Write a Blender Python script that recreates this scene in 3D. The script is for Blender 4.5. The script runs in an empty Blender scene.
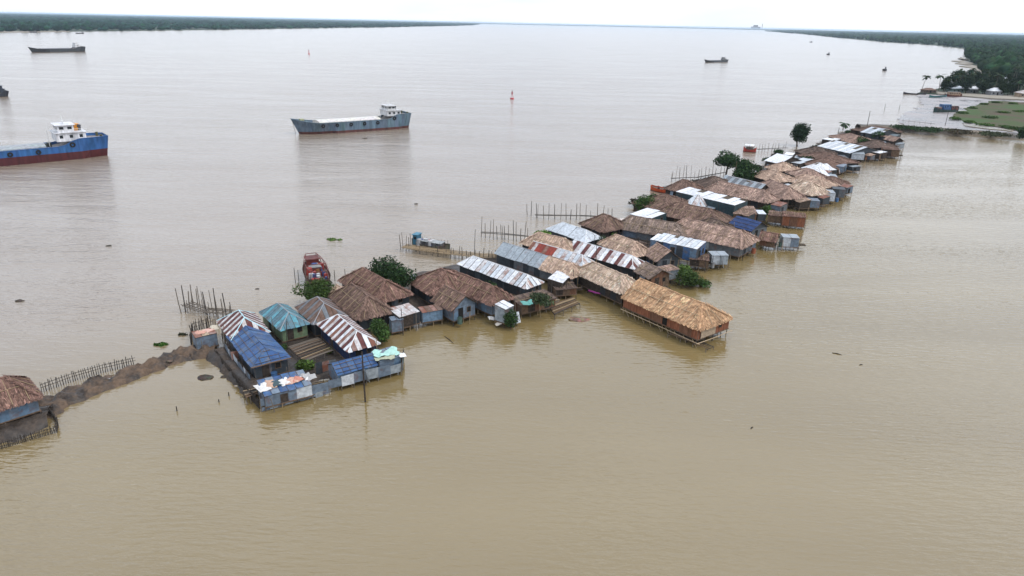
import bpy, math, random
import numpy as np
from mathutils import Vector, Matrix, noise
random.seed(7)
rng = np.random.default_rng(7)
R = math.radians
scene = bpy.context.scene
col = scene.collection

# ---------------------------------------------------------------- camera
CAM_H = 40.0                       # drone height above the river, metres
F_PX = 683.0
ROLL = math.atan2(21.5, 1024)
PITCH = math.atan((288 - 22.75) * math.cos(ROLL) / F_PX)
cam = bpy.data.cameras.new('camera')
cam.sensor_width = 36.0
cam.lens = 36.0 * F_PX / 1024
cam.clip_start = 0.5
cam.clip_end = 90000
cam_o = bpy.data.objects.new('camera', cam)
col.objects.link(cam_o)
cam_o.location = (0, 0, CAM_H)
cam_o.rotation_mode = 'XYZ'
cam_o.matrix_world = (Matrix.Translation((0, 0, CAM_H)) @ Matrix.Rotation(math.pi / 2 - PITCH, 4, 'X')
                      @ Matrix.Rotation(ROLL, 4, 'Z'))
scene.camera = cam_o

# ---------------------------------------------------------------- sky and sun
SUN_EL, SUN_AZ = R(56), R(112)      # azimuth from +Y towards +X
world = bpy.data.worlds.new('World')
scene.world = world
world.use_nodes = True
nt = world.node_tree
nt.nodes.clear()
def N(tree, typ, **kw):
    n = tree.nodes.new(typ)
    for k, v in kw.items():
        setattr(n, k, v)
    return n
wo = N(nt, 'ShaderNodeOutputWorld')
bg = N(nt, 'ShaderNodeBackground')
sky = N(nt, 'ShaderNodeTexSky', sky_type='NISHITA', sun_disc=False)
sky.sun_elevation = SUN_EL
sky.sun_rotation = SUN_AZ
tc = N(nt, 'ShaderNodeTexCoord')
mp = N(nt, 'ShaderNodeMapping')
mp.inputs['Scale'].default_value = (1.6, 1.6, 9.0)
nz = N(nt, 'ShaderNodeTexNoise')
nz.inputs['Scale'].default_value = 1.7
nz.inputs['Detail'].default_value = 7
nz.inputs['Roughness'].default_value = 0.55
rp = N(nt, 'ShaderNodeValToRGB')
rp.color_ramp.elements[0].position = 0.36
rp.color_ramp.elements[0].color = (9.3, 10.0, 11.2, 1)
rp.color_ramp.elements[1].position = 0.62
rp.color_ramp.elements[1].color = (11.2, 11.9, 12.9, 1)
mx = N(nt, 'ShaderNodeMix', data_type='RGBA')
nt.links.new(tc.outputs['Generated'], mp.inputs['Vector'])
nt.links.new(mp.outputs[0], nz.inputs['Vector'])
nt.links.new(nz.outputs['Fac'], rp.inputs['Fac'])
# cloud cover: thin and broken overhead, closing up towards the horizon
cov = N(nt, 'ShaderNodeMapRange')
cov.inputs['From Min'].default_value = 0.35
cov.inputs['From Max'].default_value = 0.65
cov.inputs['To Min'].default_value = 0.45
cov.inputs['To Max'].default_value = 0.75
nt.links.new(nz.outputs['Fac'], cov.inputs['Value'])
sxyz = N(nt, 'ShaderNodeSeparateXYZ')
nt.links.new(tc.outputs['Generated'], sxyz.inputs[0])
low = N(nt, 'ShaderNodeMapRange')
low.inputs['From Min'].default_value = 0.06
low.inputs['From Max'].default_value = 0.30
low.inputs['To Min'].default_value = 0.5
low.inputs['To Max'].default_value = 0.0
nt.links.new(sxyz.outputs['Z'], low.inputs['Value'])
ad = N(nt, 'ShaderNodeMath', operation='ADD', use_clamp=True)
nt.links.new(cov.outputs[0], ad.inputs[0]); nt.links.new(low.outputs[0], ad.inputs[1])
nt.links.new(ad.outputs[0], mx.inputs['Factor'])
nt.links.new(sky.outputs[0], mx.inputs[6])
nt.links.new(rp.outputs[0], mx.inputs[7])
# an overcast sky is about twice as bright overhead as at the horizon
zen = N(nt, 'ShaderNodeMapRange')
zen.inputs['From Min'].default_value = 0.0
zen.inputs['From Max'].default_value = 0.5
zen.inputs['To Min'].default_value = 0.61
zen.inputs['To Max'].default_value = 1.12
nt.links.new(sxyz.outputs['Z'], zen.inputs['Value'])
zm = N(nt, 'ShaderNodeMix', data_type='RGBA', blend_type='MULTIPLY')
zm.inputs['Factor'].default_value = 1
nt.links.new(mx.outputs[2], zm.inputs[6]); nt.links.new(zen.outputs[0], zm.inputs[7])
nt.links.new(zm.outputs[2], bg.inputs['Color'])
bg.inputs['Strength'].default_value = 0.14
nt.links.new(bg.outputs[0], wo.inputs['Surface'])

sun = bpy.data.lights.new('sun', 'SUN')
sun.energy = 1.45
sun.angle = R(14)
sun.color = (1.0, 0.94, 0.85)
sun_o = bpy.data.objects.new('sun', sun)
col.objects.link(sun_o)
sd = Vector((math.sin(SUN_AZ) * math.cos(SUN_EL), math.cos(SUN_AZ) * math.cos(SUN_EL), math.sin(SUN_EL)))
sun_o.rotation_euler = sd.to_track_quat('Z', 'Y').to_euler()
sun_o.location = (0, 0, 200)

scene.view_settings.view_transform = 'Standard'
scene.view_settings.look = 'None'
scene.view_settings.exposure = 0.2
scene.view_settings.gamma = 1.0
scene.view_settings.use_curve_mapping = False
scene.render.engine = 'CYCLES'
scene.cycles.use_denoising = True
scene.cycles.max_bounces = 6
scene.cycles.diffuse_bounces = 3
scene.cycles.glossy_bounces = 3
scene.cycles.volume_bounces = 1
scene.cycles.caustics_reflective = False
scene.cycles.caustics_refractive = False

# ---------------------------------------------------------------- survey: where a sight line meets a level plane
def sight(px, py):
    u, v = px - 512, py - 288
    c, s = math.cos(ROLL), math.sin(ROLL)
    x, y = u * c + v * s, -u * s + v * c
    cp, sp = math.cos(PITCH), math.sin(PITCH)
    return Vector((x, F_PX * cp - y * sp, -F_PX * sp - y * cp))
def at(px, py, z=0.0):
    d = sight(px, py)
    t = (z - CAM_H) / d.z
    return Vector((d.x * t, d.y * t, z))
def px_per_m(p):
    zc = p.y * math.cos(PITCH) - (p.z - CAM_H) * math.sin(PITCH)
    return F_PX / max(zc, 1)

# ---------------------------------------------------------------- materials
MATS = {}
def mat(name):
    return MATS[name]
def base_mat(name, rough=0.8, metal=0.0, spec=0.3):
    m = bpy.data.materials.new(name)
    m.use_nodes = True
    t = m.node_tree
    b = t.nodes['Principled BSDF']
    b.inputs['Roughness'].default_value = rough
    b.inputs['Metallic'].default_value = metal
    b.inputs['Specular IOR Level'].default_value = spec
    MATS[name] = m
    return m, t, b
def link(t, a, b):
    t.links.new(a, b)
def mul_var(t, src, scale, lo, hi, coord='Object', detail=5, stretch=None):
    """colour multiplied by a noise running from lo to hi"""
    co = N(t, 'ShaderNodeTexCoord')
    v = co.outputs[coord]
    if stretch:
        mpn = N(t, 'ShaderNodeMapping')
        mpn.inputs['Scale'].default_value = stretch
        link(t, v, mpn.inputs['Vector'])
        v = mpn.outputs[0]
    n = N(t, 'ShaderNodeTexNoise')
    n.inputs['Scale'].default_value = scale
    n.inputs['Detail'].default_value = detail
    link(t, v, n.inputs['Vector'])
    mr = N(t, 'ShaderNodeMapRange')
    mr.inputs['From Min'].default_value = 0.3
    mr.inputs['From Max'].default_value = 0.7
    mr.inputs['To Min'].default_value = lo
    mr.inputs['To Max'].default_value = hi
    link(t, n.outputs['Fac'], mr.inputs['Value'])
    m = N(t, 'ShaderNodeMix', data_type='RGBA', blend_type='MULTIPLY')
    m.inputs['Factor'].default_value = 1
    link(t, src, m.inputs[6])
    link(t, mr.outputs[0], m.inputs[7])
    return m.outputs[2], n.outputs['Fac']
def rgb(t, c):
    n = N(t, 'ShaderNodeRGB')
    n.outputs[0].default_value = (*c, 1)
    return n.outputs[0]
def simple(name, c, rough=0.8, scale=2.0, var=(0.7, 1.25), bump=0.0, metal=0.0, spec=0.3, stretch=None, coord='Object'):
    m, t, b = base_mat(name, rough, metal, spec)
    o, f = mul_var(t, rgb(t, c), scale, var[0], var[1], coord=coord, stretch=stretch)
    link(t, o, b.inputs['Base Color'])
    if bump:
        bp = N(t, 'ShaderNodeBump')
        bp.inputs['Distance'].default_value = bump
        link(t, f, bp.inputs['Height'])
        link(t, bp.outputs[0], b.inputs['Normal'])
    return m
def attr_mat(name, rough=0.95, scale=3.0, var=(0.75, 1.25), bump=0.03, spec=0.15, trans=0.0, stretch=None):
    """colour comes from the per-piece colour attribute, broken up by noise"""
    m, t, b = base_mat(name, rough, 0, spec)
    a = N(t, 'ShaderNodeAttribute', attribute_name='Col')
    o, f = mul_var(t, a.outputs['Color'], scale, var[0], var[1], stretch=stretch)
    link(t, o, b.inputs['Base Color'])
    if bump:
        bp = N(t, 'ShaderNodeBump')
        bp.inputs['Distance'].default_value = bump
        link(t, f, bp.inputs['Height'])
        link(t, bp.outputs[0], b.inputs['Normal'])
    if trans:
        tr = N(t, 'ShaderNodeBsdfTranslucent')
        link(t, o, tr.inputs['Color'])
        ms = N(t, 'ShaderNodeMixShader')
        ms.inputs[0].default_value = trans
        link(t, b.outputs[0], ms.inputs[1])
        link(t, tr.outputs[0], ms.inputs[2])
        link(t, ms.outputs[0], t.nodes['Material Output'].inputs['Surface'])
    return m
def tin(name, c, rust=0.3, rustc=(0.16, 0.055, 0.028), rough=0.42, spec=0.4, grime=0.6, corr=0.012):
    """corrugated iron: ribs follow the UV u axis in metres, rust and grime in patches"""
    m, t, b = base_mat(name, rough, 0.0, spec)
    co = N(t, 'ShaderNodeTexCoord')
    oi = N(t, 'ShaderNodeObjectInfo')
    va = N(t, 'ShaderNodeVectorMath', operation='ADD')
    sc = N(t, 'ShaderNodeVectorMath', operation='SCALE')
    sc.inputs['Scale'].default_value = 0.37
    link(t, oi.outputs['Location'], sc.inputs[0])
    link(t, co.outputs['Object'], va.inputs[0])
    link(t, sc.outputs[0], va.inputs[1])
    n1 = N(t, 'ShaderNodeTexNoise')
    n1.inputs['Scale'].default_value = 0.9
    n1.inputs['Detail'].default_value = 8
    n1.inputs['Roughness'].default_value = 0.65
    link(t, va.outputs[0], n1.inputs['Vector'])
    mr = N(t, 'ShaderNodeMapRange')
    thr = 0.66 - 0.32 * rust
    mr.inputs['From Min'].default_value = thr - 0.03
    mr.inputs['From Max'].default_value = thr + 0.14
    mr.inputs['To Max'].default_value = min(1.0, 0.35 + rust)
    link(t, n1.outputs['Fac'], mr.inputs['Value'])
    g, f = mul_var(t, rgb(t, c), 2.3, grime, 1.1, detail=7)
    rb2 = N(t, 'ShaderNodeMapRange')
    rb2.inputs['To Min'].default_value = 0.86
    rb2.inputs['To Max'].default_value = 1.08
    link(t, oi.outputs['Random'], rb2.inputs['Value'])
    gm = N(t, 'ShaderNodeMix', data_type='RGBA', blend_type='MULTIPLY')
    gm.inputs['Factor'].default_value = 1
    link(t, g, gm.inputs[6]); link(t, rb2.outputs[0], gm.inputs[7])
    g = gm.outputs[2]
    mx_ = N(t, 'ShaderNodeMix', data_type='RGBA')
    link(t, mr.outputs[0], mx_.inputs['Factor'])
    link(t, g, mx_.inputs[6])
    mx_.inputs[7].default_value = (*rustc, 1)
    link(t, mx_.outputs[2], b.inputs['Base Color'])
    w = N(t, 'ShaderNodeTexWave', wave_type='BANDS', bands_direction='X')
    w.inputs['Scale'].default_value = 3.2
    uvn = N(t, 'ShaderNodeUVMap')
    link(t, uvn.outputs[0], w.inputs['Vector'])
    bp = N(t, 'ShaderNodeBump')
    bp.inputs['Distance'].default_value = corr
    link(t, w.outputs['Fac'], bp.inputs['Height'])
    bp2 = N(t, 'ShaderNodeBump')
    bp2.inputs['Distance'].default_value = 0.05
    link(t, n1.outputs['Fac'], bp2.inputs['Height'])
    link(t, bp.outputs[0], bp2.inputs['Normal'])
    link(t, bp2.outputs[0], b.inputs['Normal'])
    return m

attr_mat('thatch', bump=0.08, scale=2.2, var=(0.62, 1.3))
attr_mat('leaf', rough=0.65, scale=0.8, var=(0.7, 1.25), bump=0, spec=0.12, trans=0.25)
attr_mat('canopy', rough=0.9, scale=0.15, var=(0.6, 1.3), bump=0, spec=0.03)
attr_mat('cloth', rough=0.95, scale=4, var=(0.85, 1.1), bump=0.02)
attr_mat('paint', rough=0.5, scale=1.0, var=(0.55, 1.18), bump=0.0, spec=0.35, stretch=(1.2, 1.2, 0.22))
attr_mat('stone', rough=0.95, scale=2, var=(0.6, 1.2), bump=0.05)
tin('tin_white', (0.72, 0.73, 0.75), 0.16, rough=0.4)
tin('tin_chalk', (0.60, 0.58, 0.57), 0.42, (0.27, 0.15, 0.12), rough=0.55, grime=0.5)
tin('tin_pale', (0.56, 0.60, 0.64), 0.12, rough=0.38)
tin('tin_zinc', (0.30, 0.34, 0.37), 0.2)
tin('tin_grey', (0.13, 0.145, 0.16), 0.35)
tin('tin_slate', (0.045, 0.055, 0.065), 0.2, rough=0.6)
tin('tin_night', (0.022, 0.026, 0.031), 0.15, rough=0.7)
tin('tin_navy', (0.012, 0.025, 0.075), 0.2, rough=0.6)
tin('tin_streaked', (0.58, 0.56, 0.55), 0.55, (0.24, 0.115, 0.08))
tin('tin_rust', (0.30, 0.20, 0.17), 0.8, (0.17, 0.065, 0.04), rough=0.8)
tin('tin_umber', (0.19, 0.13, 0.105), 0.7, (0.11, 0.06, 0.04), rough=0.85)
tin('tin_maroon', (0.12, 0.03, 0.028), 0.5, (0.16, 0.085, 0.068), rough=0.75, grime=0.5)
tin('tin_red', (0.27, 0.035, 0.018), 0.4, (0.14, 0.03, 0.02), rough=0.65)
tin('tin_bluegrey', (0.15, 0.195, 0.25), 0.3)
tin('tin_skyblue', (0.14, 0.22, 0.31), 0.3)
tin('tin_teal', (0.075, 0.17, 0.215), 0.45, (0.085, 0.075, 0.065))
tin('tin_aqua', (0.09, 0.30, 0.37), 0.35, (0.10, 0.085, 0.075))
tin('tin_bottle', (0.03, 0.06, 0.07), 0.15)
tin('tin_green', (0.17, 0.24, 0.14), 0.15)
tin('tarp_blue', (0.028, 0.085, 0.225), 0.4, (0.075, 0.10, 0.14), rough=0.5, corr=0.02)
tin('tarp_azure', (0.045, 0.12, 0.27), 0.45, (0.12, 0.11, 0.11), rough=0.5, corr=0.02)
simple('tarp_deep', (0.008, 0.03, 0.11), 0.45, 1.5, (0.6, 1.3), 0.08)
simple('tarp_mint', (0.33, 0.52, 0.46), 0.55, 1.5, (0.7, 1.2), 0.08)
simple('cap_cyan', (0.42, 0.66, 0.72), 0.5, 3, (0.8, 1.15))
simple('cap_white', (0.7, 0.7, 0.7), 0.5, 3, (0.75, 1.1))
simple('cap_grey', (0.3, 0.3, 0.31), 0.5, 3, (0.7, 1.1))
simple('timber_dark', (0.045, 0.034, 0.027), 0.9, 3, (0.5, 1.4), 0.02)
simple('timber', (0.13, 0.085, 0.055), 0.9, 3, (0.6, 1.3), 0.02)
simple('plank_brown', (0.15, 0.075, 0.045), 0.9, 4, (0.55, 1.35), 0.02, stretch=(1, 1, 0.2))
simple('plank_red', (0.22, 0.085, 0.045), 0.9, 4, (0.6, 1.3), 0.02, stretch=(1, 1, 0.2))
simple('mat_tan', (0.36, 0.28, 0.20), 0.95, 6, (0.65, 1.2), 0.02)
simple('bamboo', (0.30, 0.22, 0.13), 0.7, 3, (0.6, 1.25))
simple('bamboo_grey', (0.15, 0.125, 0.10), 0.9, 3, (0.5, 1.3))
simple('bamboo_dark', (0.05, 0.042, 0.036), 0.9, 3, (0.6, 1.4))
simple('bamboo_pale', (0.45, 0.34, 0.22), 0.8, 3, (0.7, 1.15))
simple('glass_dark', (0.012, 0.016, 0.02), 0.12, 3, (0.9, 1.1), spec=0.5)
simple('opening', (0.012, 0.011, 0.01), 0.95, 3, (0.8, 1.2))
simple('rubber', (0.018, 0.018, 0.018), 0.85, 3, (0.8, 1.2))
simple('bark', (0.085, 0.065, 0.05), 0.95, 4, (0.6, 1.3), 0.03)
simple('bark_palm', (0.17, 0.14, 0.11), 0.95, 4, (0.6, 1.3), 0.03)
simple('plaster_white', (0.66, 0.66, 0.64), 0.8, 2, (0.8, 1.1))
simple('rope', (0.10, 0.09, 0.08), 0.9, 4)

# mud: wet and dry patches
def mud(name, dry, wet, rough=(0.35, 0.95), scale=0.35):
    m, t, b = base_mat(name, 0.8, 0, 0.35)
    co = N(t, 'ShaderNodeTexCoord')
    n1 = N(t, 'ShaderNodeTexNoise')
    n1.inputs['Scale'].default_value = scale
    n1.inputs['Detail'].default_value = 9
    n1.inputs['Roughness'].default_value = 0.62
    link(t, co.outputs['Object'], n1.inputs['Vector'])
    r = N(t, 'ShaderNodeValToRGB')
    r.color_ramp.elements[0].position = 0.4
    r.color_ramp.elements[0].color = (*wet, 1)
    r.color_ramp.elements[1].position = 0.6
    r.color_ramp.elements[1].color = (*dry, 1)
    link(t, n1.outputs['Fac'], r.inputs['Fac'])
    o, f = mul_var(t, r.outputs[0], 2.5, 0.65, 1.25, detail=8)
    link(t, o, b.inputs['Base Color'])
    mr = N(t, 'ShaderNodeMapRange')
    mr.inputs['From Min'].default_value = 0.38
    mr.inputs['From Max'].default_value = 0.6
    mr.inputs['To Min'].default_value = rough[0]
    mr.inputs['To Max'].default_value = rough[1]
    link(t, n1.outputs['Fac'], mr.inputs['Value'])
    link(t, mr.outputs[0], b.inputs['Roughness'])
    bp = N(t, 'ShaderNodeBump')
    bp.inputs['Distance'].default_value = 0.12
    link(t, f, bp.inputs['Height'])
    link(t, bp.outputs[0], b.inputs['Normal'])
    return m
mud('mud_dark', (0.075, 0.056, 0.043), (0.032, 0.025, 0.02))
mud('mud_bank', (0.125, 0.085, 0.058), (0.03, 0.021, 0.015), scale=0.6)
mud('mud_flat', (0.34, 0.31, 0.30), (0.13, 0.115, 0.11), (0.12, 0.55), scale=0.06)
mud('dirt_road', (0.17, 0.135, 0.10), (0.06, 0.05, 0.038), scale=0.12)
mud('field', (0.042, 0.078, 0.016), (0.075, 0.05, 0.03), (0.95, 1.0), scale=0.04)
mud('land_green', (0.05, 0.08, 0.025), (0.03, 0.05, 0.02), (0.9, 0.95), scale=0.02)
mud('land_far', (0.04, 0.06, 0.03), (0.025, 0.04, 0.022), (0.9, 0.95), scale=0.004)
mud('sand', (0.30, 0.265, 0.215), (0.19, 0.165, 0.13), (0.8, 0.9), scale=0.02)

# river water: silt-laden body under a rippled surface
def water_mat():
    m, t, b = base_mat('water', 0.07, 0, 1.0)
    b.inputs['IOR'].default_value = 1.5
    g = N(t, 'ShaderNodeNewGeometry')
    # silt colour in long drifting bands
    mpn = N(t, 'ShaderNodeMapping')
    mpn.inputs['Rotation'].default_value = (0, 0, R(-48))
    mpn.inputs['Scale'].default_value = (0.012, 0.05, 1)
    link(t, g.outputs['Position'], mpn.inputs['Vector'])
    n0 = N(t, 'ShaderNodeTexNoise')
    n0.inputs['Scale'].default_value = 1.0
    n0.inputs['Detail'].default_value = 4
    link(t, mpn.outputs[0], n0.inputs['Vector'])
    r = N(t, 'ShaderNodeValToRGB')
    r.color_ramp.elements[0].position = 0.3
    r.color_ramp.elements[0].color = (0.166, 0.119, 0.048, 1)
    r.color_ramp.elements[1].position = 0.7
    r.color_ramp.elements[1].color = (0.198, 0.146, 0.064, 1)
    link(t, n0.outputs['Fac'], r.inputs['Fac'])
    # open river (left of the village line) is choppier than the sheltered side
    sx = N(t, 'ShaderNodeSeparateXYZ')
    link(t, g.outputs['Position'], sx.inputs[0])
    d1 = N(t, 'ShaderNodeMath', operation='MULTIPLY'); d1.inputs[1].default_value = 0.75
    link(t, sx.outputs['Y'], d1.inputs[0])
    d2 = N(t, 'ShaderNodeMath', operation='MULTIPLY'); d2.inputs[1].default_value = -0.66
    link(t, sx.outputs['X'], d2.inputs[0])
    d3 = N(t, 'ShaderNodeMath', operation='ADD')
    link(t, d1.outputs[0], d3.inputs[0]); link(t, d2.outputs[0], d3.inputs[1])
    # signed distance is about d3 - 85
    rv = N(t, 'ShaderNodeMapRange')
    rv.inputs['From Min'].default_value = 70
    rv.inputs['From Max'].default_value = 110
    link(t, d3.outputs[0], rv.inputs['Value'])
    silt_and_sheen = N(t, 'ShaderNodeMix', data_type='RGBA')
    link(t, rv.outputs[0], silt_and_sheen.inputs['Factor'])
    link(t, r.outputs[0], silt_and_sheen.inputs[6])
    silt_and_sheen.inputs[7].default_value = (0.228, 0.182, 0.136, 1)  # open river: pale sky reflection partly painted into the silt colour
    link(t, silt_and_sheen.outputs[2], b.inputs['Base Color'])
    def ripple(rot, sc, detail, rough_, dist):
        mm = N(t, 'ShaderNodeMapping')
        mm.inputs['Rotation'].default_value = (0, 0, rot)
        mm.inputs['Scale'].default_value = sc
        link(t, g.outputs['Position'], mm.inputs['Vector'])
        nn = N(t, 'ShaderNodeTexNoise')
        nn.inputs['Scale'].default_value = 1.0
        nn.inputs['Detail'].default_value = detail
        nn.inputs['Roughness'].default_value = rough_
        nn.inputs['Distortion'].default_value = dist
        link(t, mm.outputs[0], nn.inputs['Vector'])
        return nn.outputs['Fac']
    a = ripple(R(24), (0.5, 2.1, 1), 2, 0.5, 0.3)      # ripple trains
    c = ripple(R(-25), (0.9, 2.4, 1), 3, 0.55, 0.2)     # cross chop
    e = ripple(R(10), (0.10, 0.33, 1), 3, 0.5, 0.4)     # long swell
    p = ripple(R(-40), (0.012, 0.06, 1), 4, 0.55, 0.5)   # calm and ruffled lanes
    def mth(op, x, y):
        n = N(t, 'ShaderNodeMath', operation=op)
        for i, q in enumerate((x, y)):
            if isinstance(q, (int, float)):
                n.inputs[i].default_value = q
            else:
                link(t, q, n.inputs[i])
        return n.outputs[0]
    pm = N(t, 'ShaderNodeMapRange')
    pm.inputs['From Min'].default_value = 0.35
    pm.inputs['From Max'].default_value = 0.65
    pm.inputs['To Min'].default_value = 0.45
    pm.inputs['To Max'].default_value = 1.2
    link(t, p, pm.inputs['Value'])
    chop = mth('MULTIPLY', rv.outputs[0], 1.0)
    amp_a = mth('ADD', mth('MULTIPLY', chop, 0.07), 0.09)
    amp_c = mth('ADD', mth('MULTIPLY', chop, 0.09), 0.018)
    amp_e = mth('ADD', mth('MULTIPLY', chop, 0.30), 0.05)
    h = mth('ADD', mth('ADD', mth('MULTIPLY', a, amp_a), mth('MULTIPLY', c, amp_c)), mth('MULTIPLY', e, amp_e))
    h = mth('MULTIPLY', h, pm.outputs[0])
    bp = N(t, 'ShaderNodeBump')
    bp.inputs['Strength'].default_value = 1.0
    bp.inputs['Distance'].default_value = 1.0
    link(t, h, bp.inputs['Height'])
    link(t, bp.outputs[0], b.inputs['Normal'])
    ro = mth('ADD', mth('MULTIPLY', chop, 0.12), 0.04)
    link(t, ro, b.inputs['Roughness'])
    return m
water_mat()

# ---------------------------------------------------------------- mesh and object helpers
def tag(o, label=None, cat=None, group=None, kind=None):
    if label: o['label'] = label
    if cat: o['category'] = cat
    if group: o['group'] = group
    if kind: o['kind'] = kind
    return o
def empty(name, loc=(0, 0, 0), rz=0.0):
    o = bpy.data.objects.new(name, None)
    o.empty_display_size = 0.5
    col.objects.link(o)
    o.location = loc
    o.rotation_euler = (0, 0, rz)
    return o
def link_mesh(name, me, parent=None, matrix=None):
    o = bpy.data.objects.new(name, me)
    col.objects.link(o)
    if parent: o.parent = parent
    if matrix is not None: o.matrix_local = matrix
    return o
def copy_tree(o, parent=None):
    c = o.copy()
    col.objects.link(c)
    c.parent = parent
    for ch in list(o.children):
        copy_tree(ch, c)
    return c

class MB:
    def __init__(s):
        s.v, s.f, s.c, s.u = [], [], [], []
        s.has_uv = False
    def face(s, pts, c=(1, 1, 1), uv=None):
        i = len(s.v)
        s.v.extend(tuple(p) for p in pts)
        s.f.append(tuple(range(i, i + len(pts))))
        s.c.append(c)
        if uv: s.has_uv = True
        s.u.append(uv or [(0, 0)] * len(pts))
    def prism(s, pts, d, c=(1, 1, 1), uv=None):
        """top polygon pts extruded by vector d"""
        d = Vector(d)
        pts = [Vector(p) for p in pts]
        lo = [p + d for p in pts]
        s.face(pts, c, uv)
        s.face(lo[::-1], c, uv[::-1] if uv else None)
        n = len(pts)
        for k in range(n):
            j = (k + 1) % n
            s.face([pts[j], pts[k], lo[k], lo[j]], c, [uv[j], uv[k], uv[k], uv[j]] if uv else None)
    def box(s, lo, hi, c=(1, 1, 1), m=None, uv=False):
        x0, y0, z0 = lo; x1, y1, z1 = hi
        p = [Vector(q) for q in ((x0, y0, z0), (x1, y0, z0), (x1, y1, z0), (x0, y1, z0), (x0, y0, z1), (x1, y0, z1), (x1, y1, z1), (x0, y1, z1))]
        if m is not None: p = [m @ q for q in p]
        for f in ((3, 2, 1, 0), (4, 5, 6, 7), (0, 1, 5, 4), (1, 2, 6, 5), (2, 3, 7, 6), (3, 0, 4, 7)):
            s.face([p[k] for k in f], c)
    def tube(s, p0, p1, r0, r1=None, n=6, c=(1, 1, 1)):
        r1 = r0 if r1 is None else r1
        p0, p1 = Vector(p0), Vector(p1)
        q = (p1 - p0).to_track_quat('Z', 'Y').to_matrix()
        a = [q @ Vector((math.cos(k * 2 * math.pi / n), math.sin(k * 2 * math.pi / n), 0)) for k in range(n)]
        lo = [p0 + x * r0 for x in a]; hi = [p1 + x * r1 for x in a]
        for k in range(n):
            j = (k + 1) % n
            s.face([lo[k], lo[j], hi[j], hi[k]], c)
        s.face(lo[::-1], c); s.face(hi, c)
    def path(s, pts, rs, n=6, c=(1, 1, 1)):
        for k in range(len(pts) - 1):
            s.tube(pts[k], pts[k + 1], rs[k], rs[k + 1], n, c)
    def mesh(s, name, material, smooth=False):
        me = bpy.data.meshes.new(name)
        me.from_pydata(s.v, [], s.f)
        ca = me.color_attributes.new('Col', 'FLOAT_COLOR', 'CORNER')
        cc = np.ones((len(me.loops), 4), np.float32)
        cnt = np.array([len(f) for f in s.f])
        cc[:, :3] = np.repeat(np.array(s.c, np.float32), cnt, axis=0)
        ca.data.foreach_set('color', cc.ravel())
        if s.has_uv:
            uv = me.uv_layers.new(name='UVMap')
            uv.data.foreach_set('uv', np.array([q for f in s.u for q in f], np.float32).ravel())
        me.materials.append(mat(material))
        if smooth:
            me.polygons.foreach_set('use_smooth', np.ones(len(me.polygons), bool))
        return me
    def build(s, name, material, parent=None, smooth=False):
        return link_mesh(name, s.mesh(name, material, smooth), parent)
def quad_mesh(name, P, C, material):
    """P: n x 4 x 3 corner points, C: n x 3 colours -> one mesh of loose quads"""
    n = len(P)
    me = bpy.data.meshes.new(name)
    me.vertices.add(n * 4); me.loops.add(n * 4); me.polygons.add(n)
    me.vertices.foreach_set('co', np.ascontiguousarray(P, np.float32).ravel())
    me.loops.foreach_set('vertex_index', np.arange(n * 4, dtype=np.int32))
    me.polygons.foreach_set('loop_start', np.arange(0, n * 4, 4, dtype=np.int32))
    me.update(calc_edges=True)
    ca = me.color_attributes.new('Col', 'FLOAT_COLOR', 'CORNER')
    cc = np.ones((n, 4, 4), np.float32)
    cc[:, :, :3] = np.asarray(C, np.float32)[:, None, :]
    ca.data.foreach_set('color', cc.ravel())
    me.materials.append(mat(material))
    return me

# shared unit pole, slightly tapered and bowed; scaled and turned into place
UNIT = {}
def unit_pole(material, var):
    k = (material, var)
    if k not in UNIT:
        b = MB()
        rr = random.Random(var)
        bow = Vector((rr.uniform(-1, 1), rr.uniform(-1, 1), 0)) * 0.7
        rings = [(Vector((0, 0, 0)), 1.0), (Vector((0, 0, 0.5)) + bow, 0.9), (Vector((0, 0, 1)), 0.72)]
        pt = lambda q, k: q[0] + Vector((math.cos(k * math.pi / 3), math.sin(k * math.pi / 3), 0)) * q[1]
        for q0, q1 in zip(rings, rings[1:]):
            for k in range(6):
                b.face([pt(q0, k), pt(q0, k + 1), pt(q1, k + 1), pt(q1, k)])
        b.face([pt(rings[2], k) for k in range(6)])
        UNIT[k] = b.mesh('pole_' + material, material)
    return UNIT[k]
def pole(name, p0, p1, r, material, parent=None, straight=False):
    p0, p1 = Vector(p0), Vector(p1)
    d = p1 - p0
    me = unit_pole(material, 0 if straight else random.randint(1, 4))
    if straight and (material, 'straight') not in UNIT:
        b = MB(); b.tube((0, 0, 0), (0, 0, 1), 1.0, 1.0, 6)
        UNIT[(material, 'straight')] = b.mesh('bar_' + material, material)
    if straight: me = UNIT[(material, 'straight')]
    q = d.to_track_quat('Z', 'Y').to_matrix().to_4x4()
    m = Matrix.Translation(p0) @ q @ Matrix.Diagonal((r, r, d.length, 1))
    return link_mesh(name, me, parent, m)
# ================================================================ the setting
def grid_water():
    b = MB()
    # one sheet out to the horizon
    b.face([(-45000, -300, 0), (45000, -300, 0), (45000, 60000, 0), (-45000, 60000, 0)])
    o = b.build('river_water', 'water')
    tag(o, kind='structure')
grid_water()

def fbm(x, y, s, seed=0.0):
    return noise.fractal(Vector((x * s + seed, y * s, seed * 0.37)), 0.9, 2.1, 5)

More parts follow.
